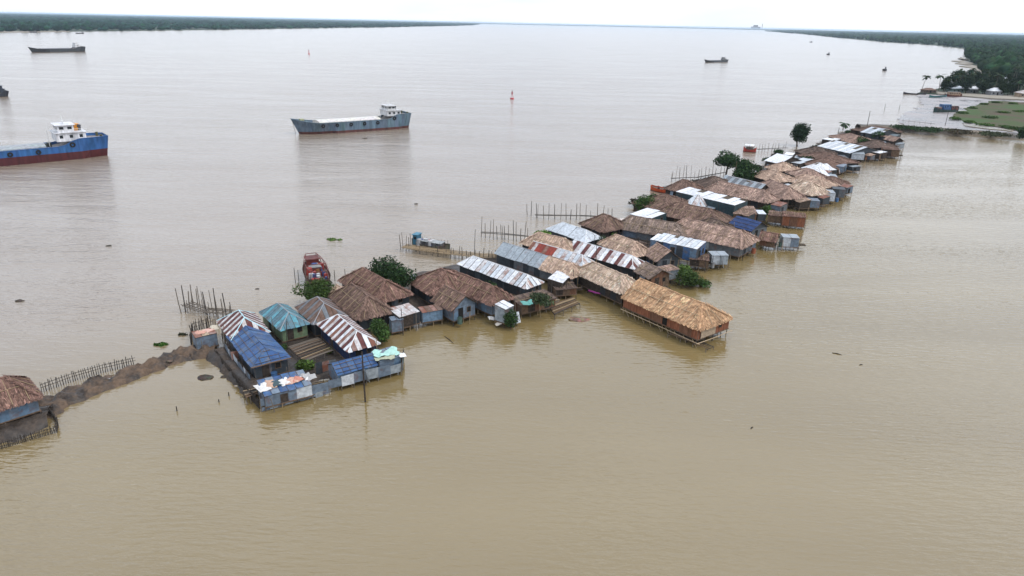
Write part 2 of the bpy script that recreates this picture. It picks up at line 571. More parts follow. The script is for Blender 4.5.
def bank(name, pts, widths, height, material, step=1.0, seed=1.0, rough=0.3, flat=0.5, cross=9):
    """a mound lofted along a line of points; its skirts go below the water"""
    P = []; Wd = []
    for k in range(len(pts) - 1):
        a, b_ = Vector(pts[k]), Vector(pts[k + 1])
        n = max(1, int((b_ - a).length / step))
        for i in range(n):
            t = i / n
            P.append(a.lerp(b_, t)); Wd.append(widths[k] * (1 - t) + widths[k + 1] * t)
    P.append(Vector(pts[-1])); Wd.append(widths[-1])
    vs, fs = [], []
    for k, p in enumerate(P):
        d = (P[min(k + 1, len(P) - 1)] - P[max(k - 1, 0)]); d.z = 0; d.normalize()
        nrm = Vector((-d.y, d.x, 0))
        for j in range(cross):
            s = j / (cross - 1) * 2 - 1
            w = Wd[k] / 2 * (1 + 0.22 * fbm(p.x, p.y, 0.35, seed + (5 if s > 0 else 0)))
            q = p + nrm * (s * w)
            prof = 1 - max(0.0, (abs(s) - flat) / (1 - flat)) ** 1.3
            z = -0.5 + (height + 0.5) * prof
            z += rough * fbm(q.x, q.y, 0.8, seed + 2) * (0.3 + prof)
            if abs(s) == 1: z = -0.5
            vs.append((q.x, q.y, z))
    for k in range(len(P) - 1):
        for j in range(cross - 1):
            a = k * cross + j
            fs.append((a, a + 1, a + cross + 1, a + cross))
    vs_n = len(vs)
    me = bpy.data.meshes.new(name)
    me.from_pydata(vs, [], [f[::-1] for f in fs])
    me.materials.append(mat(material))
    me.polygons.foreach_set('use_smooth', np.ones(len(me.polygons), bool))
    o = link_mesh(name, me)
    tag(o, kind='structure')
    return o

# causeway of mud on the left, from the far-left hut to the first compound
cw = [at(28, 416), at(60, 401), at(95, 388), at(135, 373), at(165, 362), at(190, 354), at(215, 352)]
bank('mud_causeway', cw, [7.0, 5.0, 4.6, 4.2, 4.0, 4.4, 5.0], 0.6, 'mud_bank', 0.3, 3.0, 0.6, 0.45, 19)
# plinth under the far-left hut
bank('mud_plinth', [at(-60, 452), at(-10, 432), at(30, 421), at(50, 417)], [7.5, 7.5, 7.0, 4.5], 0.7, 'mud_dark', 0.5, 9.0, 0.3, 0.6, 13)
# the long village mound
sp = [(228, 348), (262, 352), (300, 338), (345, 320), (392, 300), (455, 283), (520, 266), (585, 250), (640, 236), (690, 218), (735, 203), (772, 186), (800, 172), (835, 152), (868, 136), (884, 128)]
bank('village_mound', [at(*q) for q in sp], [7, 13, 15, 15, 16, 17, 18, 19, 20, 21, 22, 23, 23, 23, 24, 16], 0.62, 'mud_dark', 1.2, 4.0, 0.4, 0.6, 13)
# embanked road on the right
bank('embankment_road', [at(858, 128), at(900, 129.5), at(940, 132.5), at(980, 135), at(1024, 138), at(1075, 141.5)], [8, 8.5, 9, 9, 10, 10], 1.5, 'dirt_road', 2.0, 6.0, 0.4, 0.5, 11)

def sheet(name, outline, z, material, z_edge=None, sub=0):
    me = bpy.data.meshes.new(name)
    n = len(outline)
    vs = [(p.x, p.y, z) for p in outline]
    if z_edge is not None:
        vs += [(p.x, p.y, z_edge) for p in outline]
        fs = [tuple(range(n))] + [(k, k + n, (k + 1) % n + n, (k + 1) % n) for k in range(n)]
    else:
        fs = [tuple(range(n))]
    me.from_pydata(vs, [], fs)
    me.validate()
    me.materials.append(mat(material))
    import bmesh
    bm = bmesh.new(); bm.from_mesh(me)
    bmesh.ops.triangulate(bm, faces=[f for f in bm.faces if len(f.verts) > 4])
    bmesh.ops.recalc_face_normals(bm, faces=bm.faces)
    bm.to_mesh(me); bm.free()
    o = link_mesh(name, me)
    tag(o, kind='structure')
    return o
def wobble(pts, amp=0.15, n=5, seed=1):
    """subdivide an outline and roughen it so that shores are uneven"""
    rr = random.Random(seed); out = []
    for k in range(len(pts)):
        a, b_ = pts[k], pts[(k + 1) % len(pts)]
        L = (b_ - a).length
        nrm = Vector((-(b_ - a).y, (b_ - a).x, 0)).normalized()
        for i in range(n):
            t = i / n
            out.append(a.lerp(b_, t) + nrm * (rr.uniform(-1, 1) * amp * L / n if i else 0))
    return out
PA = lambda L, z=0.0: [at(x, y, z) for x, y in L]
mf = PA([(897, 119), (908, 111.5), (924, 105), (919, 99), (919, 93.5), (934, 89.5), (965, 91.5), (1075, 97), (1110, 140), (1040, 138), (985, 131), (938, 128), (905, 127)])
sheet('mud_flat', wobble(mf, 0.3, 6, 3), 0.16, 'mud_flat', -0.4)
fd = PA([(952, 119), (960, 113), (971, 107.5), (981, 104), (992, 101.5), (1075, 105), (1085, 134), (1024, 131), (1000, 128), (975, 124)])
sheet('grass_field', wobble(fd, 0.35, 6, 5), 0.42, 'field', 0.1)
# flooded furrow beside the road
# wooded bank on the right, running back to the horizon
rb = PA([(917, 94), (926, 91.5), (940, 89), (952, 86), (962, 80), (975, 76), (984, 74), (979, 69), (969, 62), (964, 55), (968, 49), (930, 45), (880, 41.8), (840, 38), (800, 34), (765, 31.2)])
rb += [Vector((9000, 22000, 0)), Vector((30000, 22000, 0)), Vector((30000, 4000, 0)), Vector((2200, 1500, 0)), at(1110, 100), at(1024, 98.5), at(985, 97.5), at(950, 95.5)]
sheet('wooded_bank_ground', rb, 0.7, 'land_far', -0.4)
bs = PA([(935, 92.3), (960, 93.5), (990, 95.5), (1024, 97), (1080, 99), (1080, 103.5), (1024, 101), (990, 99.5), (962, 97), (938, 95)])
sheet('sandy_shore', wobble(bs, 0.3, 5, 8), 0.9, 'sand', 0.2)
bs2 = PA([(961, 57), (966, 61), (975, 66), (984, 70), (990, 73), (1004, 72), (1000, 75.5), (982, 76.5), (970, 70), (962, 63)])
sheet('cove_beach', wobble(bs2, 0.3, 5, 9), 0.86, 'sand', 0.0)
# wooded bank on the left
lb = PA([(-420, 34), (-120, 35.5), (0, 32.2), (60, 31.8), (130, 31), (210, 30), (300, 28.6), (380, 27.4), (440, 26.2), (474, 25.3)])
lb += [Vector((-1500, 30000, 0)), Vector((-40000, 30000, 0)), Vector((-40000, 1500, 0))]
sheet('far_bank_ground', lb, 0.8, 'land_far', -0.4)
sb = PA([(-60, 34.2), (0, 32.6), (30, 32.4), (70, 31.8), (68, 31.2), (30, 31.6), (0, 31.4), (-60, 32.6)])
sheet('far_bank_sand', sb, 1.0, 'sand', -0.2)
# thin far shore closing the river
fs_ = [Vector((-1500, 19000, 0)), Vector((2500, 17500, 0)), Vector((7000, 15500, 0)), Vector((9500, 21000, 0)), Vector((-1500, 24000, 0))]
sheet('far_shore', wobble(fs_, 0.1, 5, 2), 6.0, 'sand', -1)

# ---------------------------------------------------------------- woods that read as one mass
def ico(sub):
    import bmesh
    bm = bmesh.new(); bmesh.ops.create_icosphere(bm, subdivisions=sub, radius=1)
    v = np.array([q.co[:] for q in bm.verts]); f = np.array([[q.index for q in p.verts] for p in bm.faces]); bm.free()
    return v, f
ICO1, ICO2 = ico(1), ico(2)
def lumps(name, items, material='canopy', base=(0.035, 0.06, 0.022), lod=1):
    """items: x, y, z0, radius, height -> crowns standing on the ground, one mesh"""
    V0, F0 = ICO1 if lod == 1 else ICO2
    nv, nf = len(V0), len(F0); n = len(items)
    it = np.array(items, float)
    jit = rng.uniform(0.72, 1.28, (n, nv, 1))
    v = V0[None] * jit
    ang = rng.uniform(0, 6.28, n); c, s = np.cos(ang), np.sin(ang)
    x = v[:, :, 0] * c[:, None] - v[:, :, 1] * s[:, None]
    y = v[:, :, 0] * s[:, None] + v[:, :, 1] * c[:, None]
    P = np.stack([x * it[:, 3, None] + it[:, 0, None], y * it[:, 3, None] + it[:, 1, None],
                  v[:, :, 2] * it[:, 4, None] * 0.5 + (it[:, 2] + it[:, 4] * 0.5)[:, None]], -1)
    F_ = (F0[None] + (np.arange(n) * nv)[:, None, None]).reshape(-1, 3)
    me = bpy.data.meshes.new(name)
    me.vertices.add(n * nv); me.loops.add(len(F_) * 3); me.polygons.add(len(F_))
    me.vertices.foreach_set('co', P.astype(np.float32).ravel())
    me.loops.foreach_set('vertex_index', F_.astype(np.int32).ravel())
    me.polygons.foreach_set('loop_start', np.arange(0, len(F_) * 3, 3, dtype=np.int32))
    me.update(calc_edges=True)
    ca = me.color_attributes.new('Col', 'FLOAT_COLOR', 'CORNER')
    tone = rng.lognormal(0, 0.32, (n, 1)) * np.array(base)[None] * rng.uniform(0.85, 1.15, (n, 3))
    cc = np.ones((n, nf * 3, 4), np.float32)
    cc[:, :, :3] = tone[:, None, :]
    fj = rng.uniform(0.75, 1.25, (n, nf, 1)).repeat(3, 1).reshape(n, nf * 3, 1)
    cc[:, :, :3] *= fj
    ca.data.foreach_set('color', cc.ravel())
    me.materials.append(mat(material))
    return link_mesh(name, me)
def inside(poly, x, y):
    c = False; n = len(poly)
    for i in range(n):
        a, b_ = poly[i], poly[i - 1]
        if (a.y > y) != (b_.y > y) and x < (b_.x - a.x) * (y - a.y) / (b_.y - a.y) + a.x:
            c = not c
    return c
def wood(name, poly, n, dmin, dmax, azl, azr, label, size=(5, 9), base=(0.03, 0.05, 0.02), lod=1, keep=None):
    items = []
    k = 0
    while len(items) < n and k < n * 30:
        k += 1
        d = math.exp(random.uniform(math.log(dmin), math.log(dmax)))
        a = R(random.uniform(azl, azr))
        x, y = d * math.sin(a), d * math.cos(a)
        if not inside(poly, x, y) or (keep and not keep(x, y)): continue
        g = max(1.0, d / 1600.0)
        r = random.uniform(*size) * (0.6 + 0.4 * g) * (1 if d < 4000 else 1.8)
        h = random.uniform(7, 13) * (1 if random.random() < .9 else 1.35)
        items.append((x, y, 0.5, r, h))
    o = lumps(name, items, base=base, lod=lod)
    tag(o, label, 'forest', kind='stuff')
    return o
wood('far_forest', lb, 9000, 1500, 26000, -48, 0, 'dark tree belt along the far bank at upper left', (5, 10), (0.010, 0.033, 0.022))
wood('bank_forest', rb, 9000, 640, 20000, 9, 45, 'dark mass of trees covering the right bank back to horizon', (3.5, 6.5), (0.015, 0.032, 0.014),
     keep=lambda x, y: not inside(PA([(955, 60), (990, 78), (1100, 84), (1100, 120), (900, 120), (900, 80)]), x, y))
# low scrub and far huts on the thin shore
wood('far_shore_scrub', fs_, 260, 15000, 22000, -6, 28, 'faint pale scrub along the thin shore closing the river', (30, 60), (0.05, 0.07, 0.045))
# ================================================================ huts
THATCH = {'brown': (0.155, 0.10, 0.078), 'umber': (0.12, 0.086, 0.07), 'red': (0.17, 0.10, 0.078), 'tan': (0.40, 0.285, 0.215),
          'pink': (0.285, 0.195, 0.155), 'gold': (0.40, 0.245, 0.14), 'grey': (0.19, 0.142, 0.115), 'straw': (0.44, 0.33, 0.25)}
class Face_:
    def __init__(s, o, u, v, U, V, a, b, ends):
        s.o, s.u, s.v, s.U, s.V, s.a, s.b = Vector(o), Vector(u).normalized(), Vector(v).normalized(), U, V, a, b
        s.n = s.u.cross(s.v).normalized()
        s.ends = ends
    def p(s, uu, vv, lift=0.0):
        return s.o + s.u * uu + s.v * vv + s.n * lift
    def top(s, uu):
        t = s.V
        if s.a > 1e-6: t = min(t, s.V * uu / s.a)
        if s.b > 1e-6: t = min(t, s.V * (s.U - uu) / s.b)
        return max(t, 0.0)
def roof_faces(L, W, ze, rise, kind, hf, hb):
    x0, x1, y0, y1 = -L / 2, L / 2, -W / 2, W / 2
    sl = math.hypot(W / 2, rise)
    if kind in ('mono', 'flat'):
        ln = math.hypot(W, rise)
        return [Face_((x0, y0, ze), (1, 0, 0), (0, W, rise), L, ln, 0, 0, 'n')], []
    hb_ = hb if kind == 'hip' else 0.0
    hf_ = hf if kind in ('hip', 'hipf') else 0.0
    fs = [Face_((x0, y0, ze), (1, 0, 0), (0, W / 2, rise), L, sl, hb_, hf_, 'n'),
          Face_((x1, y1, ze), (-1, 0, 0), (0, -W / 2, rise), L, sl, hf_, hb_, 'f')]
    if hf_: fs.append(Face_((x1, y0, ze), (0, 1, 0), (-hf_, 0, rise), W, math.hypot(hf_, rise), W / 2, W / 2, 'e'))
    if hb_: fs.append(Face_((x0, y1, ze), (0, -1, 0), (hb_, 0, rise), W, math.hypot(hb_, rise), W / 2, W / 2, 'b'))
    zr = ze + rise
    ridge = [((x0 + hb_, 0, zr), (x1 - hf_, 0, zr))]
    if hf_: ridge += [((x1 - hf_, 0, zr), (x1, y0, ze)), ((x1 - hf_, 0, zr), (x1, y1, ze))]
    if hb_: ridge += [((x0 + hb_, 0, zr), (x0, y0, ze)), ((x0 + hb_, 0, zr), (x0, y1, ze))]
    return fs, ridge
def thatch_quads(fc, f0, f1, base, s):
    """overlapping frond strips hung in courses up one roof face (u from f0 to f1 of its length)"""
    w = max(0.055, 0.36 / s); row = max(0.34, 1.7 / s)
    P, C = [], []
    nrow = max(2, int(fc.V / row))
    u_, v_, n_ = np.array(fc.u), np.array(fc.v), np.array(fc.n); o_ = np.array(fc.o)
    sd_ = random.uniform(0, 50)
    for r in range(-1, nrow + 1):
        vv = r * fc.V / nrow
        lo = max(f0 * fc.U, fc.a * max(vv, 0) / fc.V); hi = min(f1 * fc.U, fc.U - fc.b * max(vv, 0) / fc.V)
        if hi - lo < 0.05: continue
        n = max(1, int((hi - lo) / w * 1.15))
        uu = rng.uniform(lo, hi, n)
        ln = rng.uniform(0.7, 1.5, n) * max(1.0, row * 2.4)
        ww = w * rng.uniform(0.5, 1.1, n)
        sk = rng.normal(0, 0.09, n)
        v1 = np.minimum(vv + ln * 0.62 + rng.uniform(-.1, .1, n), fc.V + 0.12)
        v0 = v1 - ln
        if r <= 0: v0 = np.maximum(v0, -rng.uniform(0.12, 0.42, n))
        lift0 = rng.uniform(0.07, 0.17, n); lift1 = rng.uniform(0.02, 0.08, n)
        wav = np.array([0.07 * noise.noise(Vector((q * 0.45, vv * 0.5, sd_))) for q in uu])
        lift0 += wav; lift1 += wav
        def pt(a, b, l): return o_ + a[:, None] * u_ + b[:, None] * v_ + l[:, None] * n_
        q = np.stack([pt(uu - ww + sk * ln, v0, lift0), pt(uu + ww + sk * ln, v0, lift0), pt(uu + ww * .8, v1, lift1), pt(uu - ww * .8, v1, lift1)], 1)
        tone = rng.lognormal(0, 0.26, (n, 1)) * np.where(rng.random((n, 1)) < 0.08, 1.6, 1.0)
        patch = np.array([1 + 0.45 * noise.noise(Vector((q * 0.9, vv * 0.25, sd_ + 9))) for q in uu])[:, None]
        c = np.array(base)[None] * tone * patch * rng.uniform(0.97, 1.03, (n, 3))
        P.append(q); C.append(np.clip(c, 0.01, 0.7))
    if not P: return None
    return np.concatenate(P), np.concatenate(C)
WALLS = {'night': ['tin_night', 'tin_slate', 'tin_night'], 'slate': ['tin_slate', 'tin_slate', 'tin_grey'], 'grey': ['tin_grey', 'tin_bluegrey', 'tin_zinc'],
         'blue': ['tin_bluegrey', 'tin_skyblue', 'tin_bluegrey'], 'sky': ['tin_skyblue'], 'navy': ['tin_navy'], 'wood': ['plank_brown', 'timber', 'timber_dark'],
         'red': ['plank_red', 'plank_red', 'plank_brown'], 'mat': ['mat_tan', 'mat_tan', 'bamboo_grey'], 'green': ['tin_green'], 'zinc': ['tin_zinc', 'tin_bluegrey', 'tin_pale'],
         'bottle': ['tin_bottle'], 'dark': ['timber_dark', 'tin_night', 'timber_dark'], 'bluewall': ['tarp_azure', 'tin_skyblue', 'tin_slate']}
HUTS = []
def hut(label, A, B, C, roof='hip', cover=(('thatch', 'brown'),), wall='slate', ze=2.55, rise=None, pitch=0.62, hipk=0.9, floor=0.85, over=0.35,
        name='stilt_house', cat='house', group=None, sheet_w=0.85, cap='cap_white', caps=True, battens=True, fit_wall=None, door=True, stilts=True, window=False, gap=0.06):
    a, b_ = [at(*q, ze) if isinstance(q, tuple) else Vector((q.x, q.y, ze)) for q in (A, B)]
    d = b_ - a; L = d.length; d.normalize()
    nrm = Vector((-d.y, d.x, 0))
    W = (at(*C, ze) - b_).dot(nrm) if isinstance(C, tuple) else C
    W = max(W, 0.8)
    ctr = (a + b_) / 2 + nrm * W / 2
    s = px_per_m(ctr)
    near = s > 4.4
    root = empty(name, (ctr.x, ctr.y, 0), math.atan2(d.y, d.x))
    tag(root, label, cat, group)
    HUTS.append(root)
    if rise is None: rise = min(pitch * W / 2, 2.1 if s > 4 else 1.75) if roof not in ('mono', 'flat') else 0.12 * W
    hk = min(W / 2 * hipk, L * 0.42)
    faces, ridge = roof_faces(L, W, ze, rise, roof, hk, hk)
    # under-roof of poles and boards
    rb_ = MB()
    for fc in faces:
        pts = [fc.p(0, 0), fc.p(fc.U, 0)]
        if fc.U - fc.b - fc.a > 0.02: pts += [fc.p(fc.U - fc.b, fc.V), fc.p(fc.a, fc.V)]
        else: pts += [fc.p(fc.a, fc.V)]
        rb_.prism(pts, -fc.n * 0.06, (0.09, 0.07, 0.05))
    ro = rb_.build('roof', 'thatch', root)
    segs = []
    m = len(cover)
    for k, cv in enumerate(cover):
        f0, f1 = (cv[2], cv[3]) if len(cv) > 2 else (k / m, (k + 1) / m)
        segs.append((cv[0], cv[1], f0, f1))
    tP, tC = [], []
    for fc in faces:
        if fc.ends == 'e': use = [(segs[-1][0], segs[-1][1], 0, 1)]
        elif fc.ends == 'b': use = [(segs[0][0], segs[0][1], 0, 1)]
        elif fc.ends == 'f': use = [(q[0], q[1], 1 - q[3], 1 - q[2]) for q in segs]
        else: use = segs
        for kind, what, f0, f1 in use:
            if kind == 'thatch':
                r = thatch_quads(fc, f0, f1, THATCH[what], s)
                if r: tP.append(r[0]); tC.append(r[1])
            else:
                mats_ = what if isinstance(what, (list, tuple)) else [what]
                sw = max(sheet_w, (4.5 if len(mats_) > 1 else 8) / s)
                span = (f1 - f0) * fc.U
                n = max(1, round(span / sw))
                off = random.randint(0, 3) if fc.ends != 'n' else 0
                for k in range(n):
                    u0 = f0 * fc.U + span * k / n; u1 = f0 * fc.U + span * (k + 1) / n
                    gp = gap * random.uniform(.4, 1.6); u0e, u1e = max(u0 + gp / 2, 0), min(u1 - gp / 2, fc.U)
                    brk = sorted([q for q in (fc.a, fc.U - fc.b) if u0e + .01 < q < u1e - .01], reverse=True)
                    lift = 0.035 + 0.014 * (k % 2) + random.uniform(0, 0.01)
                    drop = random.uniform(0.04, 0.16)
                    uvp = [(u0e, -drop), (u1e, -drop)] + [(q, fc.top(q)) for q in [u1e] + brk + [u0e] if fc.top(q) > 0.02]
                    if len(uvp) < 3: continue
                    tilt = random.uniform(-.015, .015)
                    pts = [fc.p(q[0], q[1], lift + tilt * (q[1])) for q in uvp]
                    mb = MB(); mb.prism(pts, -fc.n * 0.012, (1, 1, 1), uvp)
                    mb.build('roof_sheet', mats_[(k + off) % len(mats_)], ro)
    if tP:
        me = quad_mesh('thatch', np.concatenate(tP), np.concatenate(tC), 'thatch')
        to = link_mesh('thatch', me, ro); to['kind'] = 'stuff'
        if ridge:
            tcv = THATCH[[q for q in segs if q[0] == 'thatch'][0][1]]
            rg = MB()
            for (p, q) in ridge:
                p, q = Vector(p), Vector(q); n = max(2, int((q - p).length / 0.9))
                for k in range(n):
                    j1, j2 = [Vector((random.uniform(-.05, .05), random.uniform(-.05, .05), random.uniform(0.04, .14))) for _ in (0, 1)]
                    fk = random.uniform(.85, 1.25); cc = [x * fk for x in tcv]
                    rg.tube(p.lerp(q, k / n) + j1, p.lerp(q, (k + 1.1) / n) + j2, 0.13, 0.11, 6, cc)
            if all(q[0] == 'thatch' for q in segs):
                rg.build('ridge_roll', 'thatch', ro)
        if near and battens:
            bm_ = 'bamboo_pale' if segs[-1][1] in ('gold', 'tan', 'straw') else 'bamboo'
            for fc in faces:
                if fc.ends in ('f', 'b'): continue
                n = max(2, int(fc.U / 1.5))
                for k in range(n):
                    uu = fc.U * (k + 0.5) / n + random.uniform(-.25, .25)
                    kind = [q[0] for q in segs if q[2] <= uu / fc.U <= q[3]]
                    if fc.ends == 'n' and kind and kind[0] != 'thatch': continue
                    tv = fc.top(uu)
                    if tv < 0.8: continue
                    x1 = uu
                    if fc.ends == 'e': x1 = fc.U / 2 + (uu - fc.U / 2) * (1 - tv / fc.V * .8)
                    pole('batten', fc.p(uu, 0.02, 0.2), fc.p(x1, tv * random.uniform(.88, 1.03), 0.17), 0.04, bm_, ro)
                if fc.ends == 'n' and len(segs) == 1:
                    v = fc.V * random.uniform(.4, .6)
                    pole('batten', fc.p(fc.a * v / fc.V + .2, v, 0.2), fc.p(fc.U - fc.b * v / fc.V - .2, v, 0.2), 0.04, bm_, ro)
    if near and segs[0][1] and str(segs[0][1]).count('tarp'):
        for fc in faces:
            if fc.ends in ('f', 'b') or roof in ('mono', 'flat'): continue
            for k in range(3):
                v = fc.V * (.12 + .33 * k)
                if fc.U - (fc.a + fc.b) * v / fc.V < .8: continue
                pole('batten', fc.p(fc.a * v / fc.V + .1, v, .1), fc.p(fc.U - fc.b * v / fc.V - .1, v + random.uniform(-.1, .1), .1), .035, random.choice(['bamboo_dark', 'timber', 'bamboo_grey']), ro)
            if fc.ends == 'e': pole('batten', fc.p(-.1, -.05, .08), fc.p(fc.U + .1, -.05, .08), .09, 'timber', ro)
    if not tP or len(segs) > 1:
        if caps and ridge and any(q[0] == 'tin' for q in segs):
            for k, (p, q) in enumerate(ridge):
                p, q = Vector(p) + Vector((0, 0, .06)), Vector(q) + Vector((0, 0, .06))
                if len(segs) > 1 and segs[-1][0] == 'thatch': q = p.lerp(q, 0.6 if k == 0 else 0.001)
                if (q - p).length < .3: continue
                pole('ridge_cap', p, q, 0.06, cap, ro, straight=True)
    # walls: frame, then sheets
    wl, wr, wn, wf = -L / 2 + over, L / 2 - over, -W / 2 + over, W / 2 - over
    if roof in ('mono', 'flat'): wl, wr, wn, wf = -L / 2 + .08, L / 2 - .08, -W / 2 + .08, W / 2 - .08
    slope = rise / (W / 2) if roof not in ('mono', 'flat') else rise / W
    zt = ze + slope * (wn + W / 2) - 0.08
    wm = WALLS[wall]
    fr = MB()
    cor = [(wl, wn), (wr, wn), (wr, wf), (wl, wf)]
    zts = [zt, zt, zt, zt]
    if roof in ('mono', 'flat'): zts = [ze - .06, ze - .06, ze + rise - .1, ze + rise - .1]
    for (x, y), z in zip(cor, zts):
        fr.tube((x, y, floor), (x, y, z), 0.06, 0.05, 5)
    for k in range(4):
        (xa, ya), (xb, yb) = cor[k], cor[(k + 1) % 4]
        fr.tube((xa, ya, floor + .05), (xb, yb, floor + .05), 0.045, None, 5)
        fr.tube((xa, ya, zts[k] - .05), (xb, yb, zts[(k + 1) % 4] - .05), 0.045, None, 5)
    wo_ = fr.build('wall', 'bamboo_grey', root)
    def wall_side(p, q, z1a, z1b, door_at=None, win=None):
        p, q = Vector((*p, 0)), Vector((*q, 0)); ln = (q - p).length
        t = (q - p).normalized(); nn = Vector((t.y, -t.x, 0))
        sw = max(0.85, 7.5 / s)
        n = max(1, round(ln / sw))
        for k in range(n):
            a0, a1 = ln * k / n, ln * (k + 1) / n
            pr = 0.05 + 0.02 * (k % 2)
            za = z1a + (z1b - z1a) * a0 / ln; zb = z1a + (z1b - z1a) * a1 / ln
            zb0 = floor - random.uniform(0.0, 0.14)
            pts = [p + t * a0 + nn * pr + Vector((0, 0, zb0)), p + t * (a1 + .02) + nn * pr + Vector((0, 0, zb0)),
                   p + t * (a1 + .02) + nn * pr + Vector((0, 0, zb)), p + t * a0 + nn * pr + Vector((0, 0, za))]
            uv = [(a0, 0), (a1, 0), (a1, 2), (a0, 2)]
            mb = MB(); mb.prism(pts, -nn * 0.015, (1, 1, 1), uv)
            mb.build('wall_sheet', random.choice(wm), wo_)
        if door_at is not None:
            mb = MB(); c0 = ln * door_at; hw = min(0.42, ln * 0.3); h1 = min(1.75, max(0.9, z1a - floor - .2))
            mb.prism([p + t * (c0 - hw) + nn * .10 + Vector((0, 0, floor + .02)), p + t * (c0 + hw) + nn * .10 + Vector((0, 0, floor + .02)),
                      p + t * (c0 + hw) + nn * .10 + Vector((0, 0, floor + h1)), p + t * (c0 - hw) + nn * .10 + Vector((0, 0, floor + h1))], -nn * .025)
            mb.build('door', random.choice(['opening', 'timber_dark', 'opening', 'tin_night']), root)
        if win is not None:
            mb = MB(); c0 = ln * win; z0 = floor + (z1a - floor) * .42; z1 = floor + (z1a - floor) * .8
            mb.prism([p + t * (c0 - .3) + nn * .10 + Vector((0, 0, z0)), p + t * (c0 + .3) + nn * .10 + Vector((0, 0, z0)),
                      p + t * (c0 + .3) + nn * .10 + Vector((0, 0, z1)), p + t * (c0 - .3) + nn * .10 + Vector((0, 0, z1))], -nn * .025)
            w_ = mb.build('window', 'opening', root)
            mf_ = MB()
            for (x0, x1, y0, y1) in ((-.36, -.29, z0 - .06, z1 + .06), (.29, .36, z0 - .06, z1 + .06), (-.36, .36, z1, z1 + .06), (-.36, .36, z0 - .06, z0)):
                mf_.prism([p + t * (c0 + x0) + nn * .125 + Vector((0, 0, y0)), p + t * (c0 + x1) + nn * .125 + Vector((0, 0, y0)),
                           p + t * (c0 + x1) + nn * .125 + Vector((0, 0, y1)), p + t * (c0 + x0) + nn * .125 + Vector((0, 0, y1))], -nn * .02)
            mf_.build('window_frame', 'timber', w_)
    if wall != 'open':
        wall_side(cor[0], cor[1], zts[0], zts[1], door_at=(random.uniform(.2, .8) if door and L > 4 and random.random() < .6 else None))
        wall_side(cor[1], cor[2], zts[1], zts[2], door_at=(.32 if door and W > 2.2 else None), win=(.7 if (window or W > 3.2) and near else None))
        wall_side(cor[2], cor[3], zts[2], zts[3])
        wall_side(cor[3], cor[0], zts[3], zts[0])
    # gable ends
    if roof in ('gable', 'hipf'):
        ends = [(-1, wl)] + ([(1, wr)] if roof == 'gable' else [])
        for sg, x in ends:
            g = MB(); zr = ze + rise - .1
            y0, y1 = wn, wf
            g.prism([(x + sg * .05, y0, zt - .02), (x + sg * .05, y1, zt - .02), (x + sg * .05, 0, zr)], (-sg * .02, 0, 0), (1, 1, 1), [(y0, 0), (y1, 0), (0, 1)])
            g.build('gable', wm[0], root)
    # deck and stilts
    dk = MB(); dk.box((wl - .12, wn - .12, floor - .16), (wr + .12, wf + .12, floor - .04))
    dk.build('deck', 'timber', root)
    if stilts:
        nx = max(2, int(L / (1.5 if near else 2.6)) + 1); ny = max(2, int(W / (1.6 if near else 3)) + 1)
        for i in range(nx):
            for j in range(ny):
                if 0 < i < nx - 1 and 0 < j < ny - 1: continue
                x = wl + (wr - wl) * i / (nx - 1) + random.uniform(-.08, .08); y = wn + (wf - wn) * j / (ny - 1) + random.uniform(-.08, .08)
                pole('stilt', (x + random.uniform(-.1, .1), y + random.uniform(-.1, .1), -0.7), (x, y, floor - .05), random.uniform(.05, .085), random.choice(['bamboo_grey', 'bamboo', 'bamboo_dark']), root)
    return root
# ================================================================ the village, near to far
def T(c): return (('thatch', c),)
def S(*m): return (('tin', list(m)),)
# far-left hut on its own plinth
hut('reddish brown thatched hut with pale blue tin wall at left edge of photo', (-62, 429), (41, 397), (22, 379), 'hip', T('red'), 'blue', floor=1.0, pitch=.7, hipk=.75)
# first compound
hut('striped maroon and white tin hip roof with cyan ridge caps beside fish pen', (217, 321), (231, 341), (267, 328), 'hip', S('tin_chalk', 'tin_maroon'), 'slate', cap='cap_cyan', pitch=.72, sheet_w=.62)
hut('long hut under a bright blue tarpaulin hip roof with brown front edge', (227, 336), (252, 368), (288, 355), 'hipf', (('tin', ['tarp_blue', 'tarp_blue', 'tarp_azure']),), 'slate', pitch=.48, caps=False, sheet_w=1.0)
hut('small house with teal tin hip roof and pale green front wall', (259, 312), (280, 331), (312, 325), 'hip', S('tin_teal', 'tin_teal', 'tin_aqua'), 'green', cap='cap_grey', pitch=.7, sheet_w=.7)
hut('hut with dull grey brown tin hip roof beside the teal roof', (295, 307), (313, 325), (349, 317), 'hip', S('tin_umber', 'tin_umber', 'tin_grey'), 'night', cap='cap_grey', pitch=.7, sheet_w=.6)
hut('hut with boldly striped rust red and white hip roof behind leaning pole', (317, 324), (348, 352.5), (381, 344), 'hip', S('tin_chalk', 'tin_maroon', 'tin_white', 'tin_rust'), 'navy', cap='cap_white', pitch=.7, sheet_w=.62)
hut('narrow waterside shed roofed with blue plastic and a brown batten edge', (337, 375.5), (378, 364.5), 3.2, 'gable', (('tin', ['tarp_azure', 'tarp_blue']),), 'blue', ze=2.1, floor=.75, pitch=.5, caps=False, over=.15, name='lean_to_shed', cat='shed')
hut('narrow waterside shed covered with blue tarp and drying clothes', (264, 396.5), (312, 384.5), 3.3, 'mono', (('tin', ['tarp_azure', 'tin_bluegrey', 'tarp_blue', 'tarp_azure']),), 'zinc', ze=1.9, floor=.6, rise=.35, caps=False, name='lean_to_shed', cat='shed')
hut('waterside shed end beneath a pale mint tarpaulin bundle', (379, 362), (401, 356), 2.4, 'mono', S('tin_bluegrey'), 'blue', ze=2.35, floor=.75, name='lean_to_shed', cat='shed')
